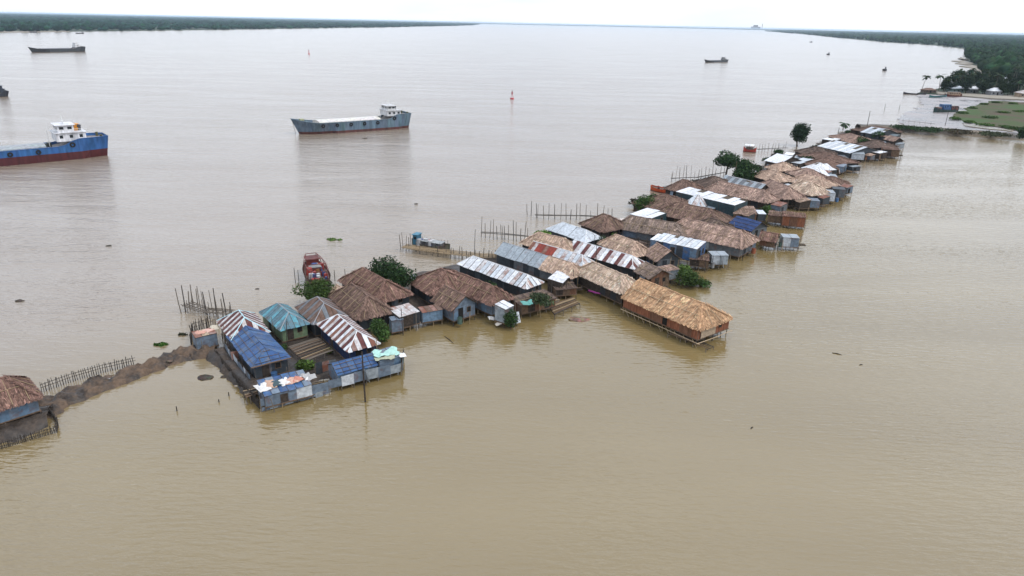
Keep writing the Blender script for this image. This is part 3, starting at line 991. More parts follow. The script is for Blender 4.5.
hut('small pale blue tin privy with pink rags on top beside the causeway', (195, 338), (217, 333), 2.0, 'flat', S('tin_rust', 'mat_tan'), 'blue', ze=2.2, floor=.55, rise=.05, door=False, name='tin_privy', cat='privy')
# thatched row behind
hut('brown thatched hip roof hut beside tan patch, behind the striped roof', (329, 295), (358, 320), (393, 310.5), 'hip', T('brown'), 'night', pitch=.72)
hut('reddish brown thatched hip roof hut left of the round dark tree', (339, 280), (378, 303), (412, 294), 'hip', T('red'), 'slate', pitch=.72)
hut('broad brown thatched pyramid roof hut right of the round dark tree', (408, 281), (433, 296), (474, 282), 'hip', T('red'), 'night', pitch=.72, hipk=1.0)
hut('long brown thatched hip roof hut running towards the water', (436, 281), (492, 305), (513, 297.5), 'hip', T('red'), 'blue', pitch=.78)
hut('small brown gabled hut with blue grey gable wall over the water', (432, 300), (453, 311), (476, 302.5), 'gable', T('brown'), 'blue', pitch=.75, window=True)
hut('little porch with streaked rusty white tin roof between the brown thatched huts', (399, 317.5), (420, 311.5), (415, 303.5), 'mono', S('tin_streaked'), 'dark', ze=2.5, rise=.35, name='porch', cat='porch')
hut('small white and blue striped privy box in front of broad thatched roof', (422, 313), (443, 309.5), 1.9, 'flat', S('tin_rust', 'tin_umber'), 'sky', ze=2.3, rise=.1, door=False, name='tin_privy', cat='privy')
hut('blue grey tin screen hut by the bush below the brown thatch', (391, 321), (403.5, 319), 1.2, 'flat', S('tin_bluegrey'), 'blue', ze=2.2, floor=.5, rise=.1, door=False, name='tin_privy', cat='privy')
hut('tiny grey privy with clean white flat roof near leafy tangle', (505, 309.8), (514, 305.5), 1.9, 'mono', S('tin_white'), 'grey', ze=2.9, rise=.3, name='tin_privy', cat='privy')
hut('dark plank waterside shack under foliage with a tin tub below', (521, 306), (556, 298), 3.0, 'mono', T('umber'), 'wood', ze=2.1, rise=.3, name='plank_shack', cat='shack')
# tin roofed middle
hut('long hut with white tin roof streaked with rust, dark tarred walls', (457, 264), (526, 289), (545, 282.5), 'hip', (('tin', ['tin_white'], 0, .28), ('tin', ['tin_streaked', 'tin_pale', 'tin_white'], .28, 1)), 'night', pitch=.62, cap='cap_white', hipk=.8, gap=.12)
hut('long dark walled hut with plain grey tin roof ending in tan thatch', (494, 253.5), (570, 278), (584, 270.5), 'hipf', (('tin', ['tin_zinc'], 0, .62), ('thatch', 'tan', .62, 1)), 'slate', pitch=.72, cap='cap_grey')
hut('hut with white tin roof and a red rusted panel block', (527, 250), (583, 266.5), (595, 262), 'hipf', (('tin', ['tin_rust', 'tin_streaked'], 0, .12), ('tin', ['tin_red', 'tin_red', 'tin_rust'], .12, .45), ('tin', ['tin_streaked', 'tin_pale'], .45, 1)), 'night', pitch=.75)
hut('tan thatched roof with pumpkin vine growing over its back end', (520, 243), (565, 255), (580, 247.5), 'hip', T('tan'), 'dark', pitch=.7)
hut('long hut with white roof striped maroon, dark wall towards water', (566, 250), (633.5, 269.5), (647.5, 263.5), 'hipf', S('tin_white', 'tin_maroon', 'tin_chalk'), 'night', pitch=.66, sheet_w=.75)
hut('light tan thatched hip roof hut joined to the golden thatched hall', (573, 271.5), (622, 293.5), (640, 285.5), 'hip', T('straw'), 'dark', pitch=.74, ze=2.6)
hall = hut('long golden thatched hall with red woven walls on stilts over water', (622, 297), (699, 330), (733, 318.5), 'hipf', T('gold'), 'red', ze=2.6, pitch=.6, over=.22, hipk=.7, floor=1.1)
dkv = [v.co for v in [c for c in hall.children if c.name.startswith('deck')][0].data.vertices]
hx, hy = max(v.x for v in dkv), min(v.y for v in dkv)
m = MB(); m.box((hx + .06, hy + .5, 1.15), (hx + .10, hy + 3.6, 2.35)); m.build('end_panel', 'mat_tan', hall)['label'] = 'pale matting panel on the end wall'
for k in range(9):
    x = -hx + 2 * hx * (k + .5) / 9
    pole('brace', (x, hy - .1, .9), (x + random.uniform(.8, 1.4), hy - .15, -.5), .05, 'bamboo', hall)
pole('foot_rail', (-hx, hy - .25, .75), (hx + .6, hy - .25, .7), .06, 'bamboo_pale', hall)
pole('foot_rail', (hx + .3, hy - .5, .72), (hx + .3, -hy + .4, .7), .06, 'bamboo_pale', hall)
hut('little pale tin shelter roof between the dark hut and straw roof', (562, 283.3), (571, 275), 2.4, 'mono', S('tin_white'), 'dark', ze=2.7, rise=.35, name='porch', cat='porch')
hut('low dark plank store with mossy deck between shack and straw hut', (556, 290), (577, 288), 3.0, 'mono', T('umber'), 'wood', ze=1.8, rise=.2, name='plank_shack', cat='shack')
hut('small tan thatch patch between wide bush and reddish thatched hut', (328, 292), (341, 299), (354, 292), 'gable', T('tan'), 'dark', pitch=.5)
# around the middle bushes
hut('pale blue tin hip roof behind the banana plant', (546, 229), (585, 242.5), (597, 236), 'hip', S('tin_pale'), 'slate', pitch=.6)
hut('dark brown thatched roof at river edge behind light green bush', (579, 223.5), (602, 232), (621, 223), 'hip', T('brown'), 'dark', pitch=.6)
hut('tan thatched long roof between two dark bushes', (598, 243), (633, 257), (647, 250.5), 'hip', T('tan'), 'dark', pitch=.75)
hut('small tan gable hut in front of the blue walled tin roof', (644, 253), (657.5, 261.5), (674, 255), 'gable', T('pink'), 'slate', pitch=.7)
hut('weathered grey brown thatched shack beside the maroon striped roof', (634, 270.5), (651, 279), (667, 272.5), 'gable', T('grey'), 'wood', pitch=.5)
hut('round sided zinc privy with scrap thatch roof near big bush', (664, 272), (679, 269), 1.9, 'flat', T('pink'), 'zinc', ze=2.4, rise=.15, door=False, name='tin_privy', cat='privy')
hut('hut with sloping white tin roof over a bright blue wall', (650, 239.3), (697.5, 249.3), (706.5, 244.2), 'mono', S('tin_white', 'tin_pale'), 'bluewall', ze=3.9, rise=.45, floor=1.6)
hut('long grey brown thatched roof behind the blue walled hut', (612, 227), (684, 239.5), (700, 233), 'hip', T('grey'), 'grey', pitch=.66, ze=2.4)
hut('long brown thatched hut with patched grey tin front over water', (664, 231), (741, 248.5), (760, 239.5), 'hip', T('pink'), 'grey', pitch=.72, hipk=.5)
hut('brown thatched roof with its back to the river beside orange boat', (632, 203), (664, 212), (684, 201), 'hip', T('brown'), 'dark', pitch=.6)
hut('clean white tin roof with bottle green wall among brown thatch', (630, 214), (650, 219), (672, 215.3), 'mono', S('tin_white'), 'bottle', ze=3.2, rise=.3)
hut('brown plank fronted shack beside the big bush at water edge', (690, 259), (709, 261), 3.0, 'mono', T('brown'), 'wood', ze=2.0, rise=.2, name='plank_shack', cat='shack')
hut('zinc privy with a dark doorway in front of patched grey tin wall', (712, 255.5), (729, 255.5), 2.3, 'flat', S('tin_zinc'), 'zinc', ze=2.5, rise=.05, name='tin_privy', cat='privy')
hut('lone zinc box privy on stilts below the woven brown hut', (783, 237.5), (800, 238.5), 2.6, 'flat', S('tin_zinc'), 'zinc', ze=2.6, rise=.05, door=False, name='tin_privy', cat='privy')
hut('small heap shaped brown hut with rusty sides at water edge', (758, 239), (776, 242), 3.2, 'gable', T('red'), 'wood', ze=2.0, pitch=.7, name='plank_shack', cat='shack')
hut('woven orange brown walled hut standing over the water, flat roofed', (783, 216), (806, 218), 2.5, 'mono', T('red'), 'red', ze=2.6, rise=.4, floor=.6, door=False)
hut('hut under a crumpled deep blue tarpaulin between thatched roofs', (727, 224.5), (752, 231.5), (758, 224), 'gable', S('tarp_deep'), 'slate', pitch=.5, caps=False, sheet_w=2)
hut('brown thatched long roof in front of bright white tin roof', (652, 213), (718, 226), (732, 218), 'hip', T('brown'), 'wood', pitch=.6)
hut('small striped white pyramid roof among brown thatch', (681, 205), (700, 208.5), (712, 203), 'hip', S('tin_streaked', 'tin_pale'), 'dark', pitch=.7, hipk=1.0, caps=False)
hut('bright white long tin roof with teal wall, largest white roof', (676, 191.5), (735, 205.5), (745.5, 201.8), 'mono', S('tin_white'), 'bottle', ze=4.0, rise=.4, floor=1.4)
hut('tan thatched lean-to at the end of the bright white roof', (734, 213.5), (757, 214), 3.0, 'mono', T('pink'), 'wood', ze=2.3, rise=.9)
hut('dark plank shed beside the green bush below the long pink thatch', (768, 215), (785, 217), 3.0, 'mono', T('brown'), 'wood', ze=2.2, rise=.3, name='plank_shack', cat='shack')
hut('long pink brown thatched roof behind the bright white roof', (704, 189.5), (766, 203), (775, 198.5), 'hip', T('pink'), 'dark', pitch=.7)
hut('grey tin roof sheet sloping below the two dark trees', (717, 183), (757, 193), (769, 189.5), 'gable', S('tin_zinc', 'tin_grey'), 'dark', pitch=.6)
hut('low brown thatched roof by the river stakes', (664, 188.5), (686, 193), (698, 187), 'hip', T('brown'), 'dark', pitch=.6)
hut('brown thatched roof left of the two dark trees', (690, 183), (708, 188), (722, 180), 'hip', T('umber'), 'dark', pitch=.6)
hut('tan thatched roof right of the two dark trees', (748, 174.5), (774, 182.5), (786, 177), 'hip', T('tan'), 'dark', pitch=.7)
hut('brown thatched roof with dark shade beneath, below tan roof', (752, 186), (783, 199), (794, 193), 'hip', T('pink'), 'dark', pitch=.7)
hut('straw coloured rounded thatch roof above the zinc sheds', (784, 187.5), (810, 195.5), (820, 190.5), 'hip', T('straw'), 'slate', pitch=.7)
hut('long straw thatched roof behind the rounded straw roof', (784, 180.5), (823, 188.5), (834, 184), 'hip', T('tan'), 'slate', pitch=.7)
hut('pinkish thatched roof left of the white pyramid tin roofs', (786, 172.5), (806, 179), (817, 174), 'hip', T('pink'), 'dark', pitch=.7)
hut('small tan thatched roof by the dead shrub', (765, 167), (777, 171), (788, 166), 'hip', T('tan'), 'dark', pitch=.7)
hut('white tin roof nearest the pale river jetty', (764, 160.5), (780, 164), (790, 158.5), 'gable', S('tin_white'), 'dark', pitch=.6)
hut('flat grey white tin roof beside little dark palm bush', (788, 162), (800, 164), (805, 159), 'mono', S('tin_pale'), 'dark', rise=.2)
hut('white tin pyramid roof standing in middle of far huts', (801, 168), (815, 171.5), (823, 166.5), 'hip', S('tin_white'), 'dark', pitch=.8, hipk=1.0)
hut('white flat roofed blue walled box beside white pyramid roof', (820, 167), (832, 167.5), 4.5, 'mono', S('tin_white'), 'blue', ze=2.8, rise=.3)
hut('white roofed grey box in front of white pyramid roof', (817, 175.5), (830, 176), 4.5, 'mono', S('tin_white'), 'grey', ze=2.7, rise=.6)
hut('zinc walled shed on stilts left of the pair at far water edge', (804, 200.5), (820.5, 201.5), 3.0, 'flat', S('tin_bluegrey'), 'blue', ze=2.4, rise=.05, door=False, name='tin_privy', cat='privy')
hut('zinc walled shed below the straw roofs at water edge', (820, 192.5), (836, 193.5), 3.5, 'flat', S('tin_zinc'), 'zinc', ze=2.8, rise=.05, door=False, name='tin_privy', cat='privy')
hut('dark slate walled shed with thin jutting pole roof at water edge', (833, 189), (846, 190), 3.0, 'flat', S('tin_slate'), 'slate', ze=2.8, rise=.05, name='tin_privy', cat='privy')
hut('blue tin shack under the far brown thatch at water edge', (836, 166), (844, 167), 4.0, 'mono', S('tin_bluegrey'), 'blue', ze=2.5, rise=.2, name='tin_privy', cat='privy')
hut('tall slate walled shack below the broad white far roof', (834, 158), (849, 158.5), 4.0, 'mono', S('tin_slate'), 'blue', ze=2.7, rise=.3, name='tin_privy', cat='privy')
hut('brown thatched roof running below the broad white far roof', (797, 155), (828, 164), (840, 157.5), 'hip', T('brown'), 'dark', pitch=.7)
hut('brown thatched roof beside the lone round river tree', (794, 151), (809, 155), (820, 149.5), 'hip', T('umber'), 'dark', pitch=.7)
hut('small white tin roof sheet behind the lone round river tree', (784, 154.5), (793, 155.5), 3, 'mono', S('tin_white'), 'dark', rise=.3)
hut('broad white tin roof of many sheets near far end of village', (817, 146), (850, 153.5), (862, 147.5), 'gable', S('tin_white', 'tin_pale'), 'slate', pitch=.5)
hut('white painted narrow roof beside the pole of the far huts', (822, 139), (834, 141), 4, 'mono', S('tin_white'), 'dark', rise=.4)
hut('pink brown thatched roof behind the broad white far roof', (828, 136), (850, 143), (862, 138), 'hip', T('pink'), 'dark', pitch=.75)
hut('reddish thatched roof at the far end beside tall pole', (850, 129.5), (872, 133.5), (885, 129), 'hip', T('brown'), 'dark', pitch=.75)
hut('grey tin roof under the far end thatch', (860, 132), (878, 135), (886, 131.5), 'gable', S('tin_pale', 'tin_zinc'), 'slate', pitch=.5)
hut('pale grey walled shed at water under broad white far roof', (852, 153.5), (865, 154.5), 4.0, 'mono', S('tin_zinc'), 'zinc', ze=2.6, rise=.2, name='tin_privy', cat='privy')
hut('brown plank shed with white roof edge at far water side', (866, 151), (880, 153.5), 4.0, 'mono', S('tin_white'), 'wood', ze=2.6, rise=.2, name='plank_shack', cat='shack')
hut('long brown woven hut at the far right end of village', (884, 149.5), (900, 150.5), 4.5, 'mono', T('brown'), 'wood', ze=2.9, rise=.3, name='plank_shack', cat='shack')
hut('blue grey tin box between far bush and woven hut', (873, 143.5), (887, 144.5), 4.0, 'mono', S('tin_bluegrey'), 'blue', ze=2.8, rise=.3, name='tin_privy', cat='privy')
hut('tiny pink roofed hut at far right end of village', (884, 139), (894, 141.5), 4.0, 'gable', T('pink'), 'dark', ze=2.6)
hut('small slate shed farthest right beside the embankment road', (888, 135.5), (896, 136.5), 4.0, 'mono', S('tin_bottle'), 'slate', ze=2.6, rise=.3, name='tin_privy', cat='privy')
# low huts filling the middle of the village, seen only as roofs between others
hut('low brown thatch squeezed between blue tarpaulin and long roofs', (690, 225), (722, 233), (734, 227), 'hip', T('umber'), 'dark', pitch=.5, ze=2.2)
hut('low dark thatch between tan roof and long grey brown roof', (612, 247), (640, 254), (652, 246), 'hip', T('umber'), 'dark', pitch=.4, ze=2.0)
hut('dusky thatched roof right of straw roofs below white boxes', (812, 183), (830, 187), (838, 181), 'hip', T('brown'), 'slate', pitch=.6, ze=2.2)
hut('dusky far thatch behind flat grey white roof', (800, 163), (820, 168), (830, 162), 'hip', T('brown'), 'dark', pitch=.5, ze=2.2)
hut('low brown thatch behind the far bush', (852, 144), (870, 148), (880, 143), 'hip', T('umber'), 'dark', pitch=.5, ze=2.2)

# small lean-tos patched on to the farther huts
rs = random.getstate(); random.seed(31)
for i, h in enumerate(list(HUTS)):
    s_ = px_per_m(Vector(h.location))
    if s_ > 4.6 or h['category'] != 'house': continue
    vs = [v.co for v in [c for c in h.children if c.name.startswith('deck')][0].data.vertices]
    X, Y = max(v.x for v in vs), max(v.y for v in vs)
    M_ = h.matrix_basis
    lab = ' '.join(h['label'].split()[:8])
    cv, nm = [(S('tin_zinc'), 'zinc roofed'), (T('pink'), 'pinkish thatched'), (S('tin_pale'), 'pale tin roofed'), (T('tan'), 'tan thatched'), (S('tin_rust'), 'rusty roofed'), (T('brown'), 'brown thatched')][i % 6]
    w = min(random.uniform(1.8, 3.2), 1.7 * Y); y0 = random.uniform(-Y, Y - w)
    p, q = M_ @ Vector((X + .35, y0, 0)), M_ @ Vector((X + .35 + random.uniform(1.8, 3.0), y0, 0))
    hut('little %s lean-to against the ' % nm + lab, p, q, w, 'mono', cv, random.choice(['grey', 'wood', 'dark', 'blue', 'slate']), ze=random.uniform(1.8, 2.3), rise=random.uniform(.15, .5), floor=.7, name='lean_to_shed', cat='lean-to', group='lean-tos of the farther huts', door=i % 2 == 0)
random.setstate(rs)
# ================================================================ plants
def leaf_cloud(lobes, n, leaf, base, var=0.28, droop=0.3):
    """n leaf-sized quads spread through the lobes (cx, cy, cz, rx, ry, rz)"""
    L = np.array(lobes, float)
    wgt = L[:, 3] * L[:, 4] * L[:, 5]; wgt = wgt ** 0.75; wgt /= wgt.sum()
    k = rng.choice(len(L), n, p=wgt)
    d = rng.normal(size=(n, 3)); d /= np.linalg.norm(d, axis=1, keepdims=True)
    rad = rng.uniform(0.35, 1.05, (n, 1)) ** 0.5
    # clumps inside each lobe
    c = L[k, :3] + d * rad * L[k, 3:6]
    c += 0.35 * leaf * rng.normal(size=(n, 3))
    c[:, 2] = np.maximum(c[:, 2], 0.05)
    nrm = d * 0.7 + rng.normal(size=(n, 3)) * 0.55; nrm[:, 2] += 0.35
    nrm /= np.linalg.norm(nrm, axis=1, keepdims=True)
    t = np.cross(nrm, rng.normal(size=(n, 3))); t /= np.linalg.norm(t, axis=1, keepdims=True)
    b = np.cross(nrm, t)
    sz = leaf * rng.uniform(0.55, 1.25, (n, 1))
    P = np.stack([c - t * sz, c - b * sz * .55, c + t * sz, c + b * sz * .55], 1)
    lobe_tone = rng.lognormal(0, 0.16, len(L))[k][:, None]
    C = np.array(base)[None] * rng.lognormal(0, var, (n, 1)) * lobe_tone * rng.uniform(.9, 1.1, (n, 3))
    return P, np.clip(C, 0.004, 0.5)
def rand_lobes(r, h, z0, n, seed):
    rr = random.Random(seed); out = []
    for k in range(n + 3):
        a = rr.uniform(0, 6.28) if k else 0; q = rr.uniform(0.1, 0.62) * r if k else 0
        t = rr.uniform(0.25, 0.85) if k else .5
        bulge = math.sin(math.pi * (0.15 + 0.75 * t))
        rad = r * rr.uniform(0.36, 0.5)
        out.append((q * math.cos(a) * bulge, q * math.sin(a) * bulge, z0 + h * t, rad, rad, min(rad, h * .3) * rr.uniform(.75, 1.05)))
    return out
GREEN = (0.045, 0.085, 0.022); DARK = (0.026, 0.052, 0.018); LIGHT = (0.085, 0.14, 0.03); BLUEG = (0.024, 0.045, 0.022)
def tree(label, base, r, h, z0, n=1500, leaf=0.25, color=GREEN, lobes=9, seed=1, name='broadleaf_tree', cat='tree', group=None, zb=0.3, lean=0.0):
    p = at(*base) if isinstance(base, tuple) else base
    root = empty(name, (p.x, p.y, zb))
    tag(root, label, cat, group)
    lb_ = rand_lobes(r, h, z0, lobes, seed)
    P, C = leaf_cloud(lb_, n, leaf, color)
    link_mesh('crown', quad_mesh('crown', P, C, 'leaf'), root)
    tb = MB(); rr = random.Random(seed + 50)
    tr = max(0.05, 0.035 * (h + z0))
    top = Vector((rr.uniform(-.1, .1) * h, rr.uniform(-.1, .1) * h, z0 + h * .35))
    tb.path([Vector((0, 0, -.4)), Vector((top.x * .4, top.y * .4, z0 * .6)), top], [tr * 1.3, tr, tr * .7], 7)
    for q in lb_[:6]:
        tb.path([top * .75, top.lerp(Vector(q[:3]), .55) + Vector((0, 0, -.1)), Vector(q[:3])], [tr * .55, tr * .38, tr * .15], 5)
    tb.build('trunk', 'bark', root)
    return root
def bush(label, base, r, h, n=700, leaf=0.2, color=GREEN, seed=1, name='leafy_bush', zb=0.4, group=None, cat='bush', lobes=8):
    p = at(base[0], base[1], zb)
    root = empty(name, (p.x, p.y, zb)); tag(root, label, cat, group)
    lb_ = rand_lobes(r, h, 0.05, lobes, seed)
    P, C = leaf_cloud(lb_, n, leaf, color)
    link_mesh('foliage', quad_mesh('foliage', P, C, 'leaf'), root)
    st = MB(); rr = random.Random(seed)
    for q in lb_[:5]:
        st.tube((rr.uniform(-.1, .1), rr.uniform(-.1, .1), -.3), q[:3], .05, .02, 5)
    st.build('stem', 'bark', root)
    return root
def blade(mb, p0, direc, length, width, droop, c, seg=6, fold=0.25):
    """a drooping leaf blade with a folded midrib"""
    d = Vector(direc).normalized(); side = d.cross(Vector((0, 0, 1)))
    if side.length < .1: side = Vector((1, 0, 0))
    side.normalize()
    prev = None; pos = Vector(p0); dd = d.copy()
    for k in range(seg + 1):
        t = k / seg
        w = width * math.sin(math.pi * min(1, .08 + t * .92)) ** .7
        if k == seg: w = width * .06
        cur = (pos - side * w + Vector((0, 0, -fold * w)), pos.copy(), pos + side * w + Vector((0, 0, -fold * w)))
        if prev:
            mb.face([prev[0], prev[1], cur[1], cur[0]], c); mb.face([prev[1], prev[2], cur[2], cur[1]], c)
        prev = cur
        pos = pos + dd * (length / seg); dd = (dd + Vector((0, 0, -droop / seg))).normalized()
def palm(label, base, h, fr=2.6, n=16, lean=(0.5, 0), seed=1, group=None, color=(0.03, 0.055, 0.02), zb=0.5, parts=True):
    p = at(base[0], base[1], zb) if isinstance(base, tuple) else base
    root = empty('coconut_palm', (p.x, p.y, zb)); tag(root, label, 'palm', group)
    rr = random.Random(seed); tb = MB()
    pts = [Vector((lean[0] * (t ** 1.6), lean[1] * (t ** 1.6), h * t - .3 * (t == 0))) for t in (0, .3, .6, .85, 1)]
    tb.path(pts, [.24, .17, .15, .13, .12], 7)
    tb.build('trunk', 'bark_palm', root)
    if parts:
        for k in range(n):
            a = 6.28 * k / n + rr.uniform(-.2, .2); el = rr.choice([.9, .5, .15, -.2])
            m = MB(); c = [x * rr.uniform(.7, 1.4) for x in color]
            d = Vector((math.cos(a), math.sin(a), el))
            # leaflets along a drooping rib
            pos = Vector(pts[-1]); dd = d.normalized(); side = d.cross(Vector((0, 0, 1))).normalized(); L_ = fr * rr.uniform(.85, 1.15)
            for i in range(9):
                nx = pos + dd * (L_ / 9); w = fr * .22 * math.sin(math.pi * (i + .8) / 10)
                for sg in (-1, 1):
                    m.face([pos, nx, nx + side * sg * w + dd * w * .4 + Vector((0, 0, -w * .45)), pos + side * sg * w + dd * w * .25 + Vector((0, 0, -w * .5))], c)
                pos = nx; dd = (dd + Vector((0, 0, -.16))).normalized()
            m.build('frond', 'leaf', root)
    else:
        m = MB()
        for k in range(n):
            a = 6.28 * k / n + rr.uniform(-.2, .2); el = rr.choice([.9, .5, .1, -.25])
            blade(m, pts[-1], (math.cos(a), math.sin(a), el), fr, fr * .2, 1.3, [x * rr.uniform(.7, 1.4) for x in color], 5)
        m.build('crown', 'leaf', root)
    return root
def banana(label, base, h, n=8, seed=1, color=(0.05, 0.10, 0.025), zb=0.5):
    p = at(base[0], base[1], zb); root = empty('banana_plant', (p.x, p.y, zb)); tag(root, label, 'plant')
    rr = random.Random(seed); t = MB(); t.tube((0, 0, -.3), (0, 0, h * .55), .13, .09, 7); t.build('stem', 'bamboo', root)
    for k in range(n):
        a = 6.28 * k / n + rr.uniform(-.3, .3); m = MB()
        blade(m, (0, 0, h * rr.uniform(.45, .58)), (math.cos(a), math.sin(a), rr.uniform(.8, 1.8)), h * .62, h * .12, 1.5, [x * rr.uniform(.7, 1.3) for x in color])
        m.build('leaf', 'leaf', root)
    return root

tree('round dark green tree standing behind the reddish thatched hut', (392, 298), 4.2, 5.2, .6, 6000, 0.22, DARK, 16, 3)
bush('wide green bush behind the grey brown tin roof', (318, 305), 3.9, 3.6, 3200, 0.22, (0.04, 0.066, 0.016), 5, lobes=12)
bush('dark green bush between striped roof and blue grey screen', (380, 342), 2.1, 3.0, 1600, 0.18, GREEN, 8, lobes=9)
bush('bright green yard plants beside the clothes covered shed', (306, 371), 1.6, 1.2, 700, 0.15, (0.06, 0.10, 0.02), 11)
bush('small green plant at corner of the bamboo rack', (328, 355), 0.8, 0.9, 250, 0.13, (0.07, 0.10, 0.02), 12)
bush('low green plant under the teal roof', (284, 352), 0.9, 1.0, 250, 0.14, GREEN, 13)
bush('dark bush leaning on the little white roofed privy', (511, 327), 1.5, 2.6, 900, 0.17, (0.03, 0.06, 0.018), 14, zb=.2)
bush('climbing leaves over the dark plank shack roof', (540, 303), 2.5, 1.1, 1300, 0.17, (0.045, 0.065, 0.03), 15, zb=2.15, name='climbing_plant', cat='plant', lobes=11)
bush('low bush between long brown thatch and white tin roof', (489, 296), 1.8, 2.2, 700, 0.17, GREEN, 16)
bush('bright green pumpkin vine lying on tan thatched roof', (544, 236), 2.1, .7, 900, 0.2, (0.10, 0.19, 0.03), 17, zb=3.2, name='pumpkin_vine', cat='plant', lobes=10)
banana('banana plant with broad leaves by the pale blue tin roof', (567, 240), 3.6, 9, 18)
bush('yellowish green bush before the dark brown river side thatch', (606, 236), 3.4, 3.0, 1900, 0.22, (0.055, 0.095, 0.02), 19, lobes=11)
bush('dark bush at the end of the pale blue tin roof', (600, 250), 1.8, 2.7, 900, 0.19, DARK, 20)
bush('dark bush behind the maroon striped roof', (620, 256), 1.6, 2.2, 700, 0.18, GREEN, 21)
bush('bright green round bush behind the clean white roof', (645, 214), 3.2, 4.0, 1700, 0.24, (0.04, 0.08, 0.018), 22, lobes=10)
bush('large leafy bush at the water edge beside zinc privy', (689, 284), 2.8, 2.4, 2300, 0.2, (0.045, 0.075, 0.02), 23, zb=.2, lobes=13)
bush('pale green sprig growing in front of the large waterside bush', (683, 278), 1.6, 2.2, 700, 0.2, LIGHT, 24)
bush('green bush beside the tan thatched lean-to', (764, 217), 2.0, 2.6, 800, 0.22, (0.04, 0.075, 0.018), 25)
bush('leafy weeds on the bank below the big waterside bush', (700, 286), 2.0, 1.0, 700, 0.18, GREEN, 26, zb=.1)
tree('umbrella shaped dark tree on thin trunk above the river stakes', (725, 180), 4.2, 4.4, 3.0, 2200, 0.32, DARK, 9, 27)
tree('dense dark tree beside the umbrella shaped tree', (742, 185), 5.2, 6.0, 0.2, 3400, 0.34, DARK, 13, 28)
tree('lone round dark tree at river edge of far huts', (797, 146), 5.0, 6.8, .5, 4200, 0.34, BLUEG, 12, 29)
palm('short dark palm at river edge near the far end', (843, 129), 2.2, 2.6, 12, (0.2, 0), 30)
bush('green bush right of the broad white far roof', (863, 149), 3.6, 4.0, 1100, 0.34, (0.03, 0.055, 0.018), 31, lobes=10)
bush('dark bush below the far end thatch', (878, 140), 3.2, 3.2, 900, 0.34, DARK, 32)
bush('dark bush behind the white pyramid tin roof', (808, 166), 2.8, 2.8, 800, 0.3, DARK, 33)
bush('thin brownish shrub among tan thatched roofs', (785, 174), 2.0, 3.2, 320, 0.22, (0.05, 0.05, 0.025), 34)
bush('dark shrub at river edge beside far jetty', (778, 155), 2.2, 1.8, 500, 0.3, DARK, 35)
bush('scrub on the river edge above the tan roofs', (757, 170), 2.4, 1.4, 500, 0.28, (0.04, 0.045, 0.025), 36)
bush('dark scrub on the embankment road beside far huts', (905, 129), 8.0, 1.2, 1300, 0.4, DARK, 37, zb=1.2, lobes=14)
bush('dark scrub halfway along the embankment road', (930, 131), 9.0, 1.2, 1300, 0.4, DARK, 38, zb=1.2, lobes=14)
bush('brown dry scrub on the embankment road below the mud flat', (962, 133), 9.0, 1.0, 1000, 0.4, (.06, .05, .03), 138, zb=1.2, lobes=14)
bush('low weeds on the embankment road near right edge', (995, 135.5), 9.0, .9, 1000, 0.4, (.05, .06, .03), 139, zb=1.2, lobes=14)
bush('dark bush at right edge beside the embankment road', (1022, 139), 4.0, 4.5, 1100, 0.4, DARK, 39, zb=1)

# ================================================================ waterside woodwork
def jetty(label, line, width, stakes, z=1.0, planks=4, name='bamboo_jetty', rail='bamboo_grey', rs=0.07, group=None):
    """line: pixels of the walkway at deck height; stakes: (px, py of foot, height m)"""
    pts = [at(*q, z) for q in line]
    o = pts[0]; root = empty(name, (o.x, o.y, 0)); tag(root, label, 'jetty', group)
    for k in range(len(pts) - 1):
        d = (pts[k + 1] - pts[k]); n_ = Vector((-d.y, d.x, 0)).normalized()
        for j in range(planks):
            off = n_ * (width * (j / max(planks - 1, 1) - .5))
            j1, j2 = Vector((0, 0, random.uniform(-.06, .06))), Vector((0, 0, random.uniform(-.06, .06)))
            pole('deck_pole', pts[k] - o + off + j1 + Vector((0, 0, z)), pts[k + 1] - o + off + j2 + Vector((0, 0, z)), rs, rail, root)
        if width > .7:
            m = int(d.length / .8)
            for i in range(m):
                c = pts[k] - o + d * ((i + .5) / m) + Vector((0, 0, z - .1))
                pole('cross_pole', c - n_ * width * .55, c + n_ * width * .55, .05, rail, root)
    for (x, y, h) in stakes:
        p = at(x, y) - o; p.z = 0
        t = Vector((random.uniform(-.25, .25), random.uniform(-.25, .25), h))
        pole('stake', p + Vector((0, 0, -.6)), p + t, random.uniform(.05, .09), random.choice(['bamboo_grey', 'bamboo_dark', 'bamboo_grey']), root)
    return root
def P2(lines):
    """stakes from foot pixel and top pixel row"""
    return [(x, y, (y - t) / (px_per_m(at(x, y)) * .93)) for x, y, t in lines]
st1 = [(181.5, 313, 288), (185.5, 312, 286), (190, 309, 291), (192, 307, 285), (195, 308, 291), (198, 307, 289), (201, 311, 286), (206, 314, 291), (207.5, 315, 292), (213.5, 315, 290),
       (217, 317, 288), (219, 319, 297), (223, 318, 299), (226.5, 317, 293), (229.5, 316, 306), (232, 317, 302), (235.5, 318, 311), (241, 319, 312), (188, 313, 300), (203.5, 313, 300), (210, 315, 302)]
st1 += [(192 + 2.6 * k, 334 - .6 * k + random.uniform(-2, 2), 322 - .7 * k + random.uniform(-3, 3)) for k in range(11)]
jetty('fish pen of tall leaning bamboo stakes beside the striped maroon roof', [(186, 303), (205, 310), (232, 312)], 1.6, P2(st1), .8, 5, 'fish_pen')
st2 = [(401, 250, 235), (403, 250, 233), (406, 251, 236), (409, 251, 238), (411, 249, 234), (416, 252, 243)] + [(446 + 4.2 * k, 257.5 + .45 * k, 257.5 + .45 * k - random.uniform(8, 15)) for k in range(18)] + [(474.5, 259, 230)]
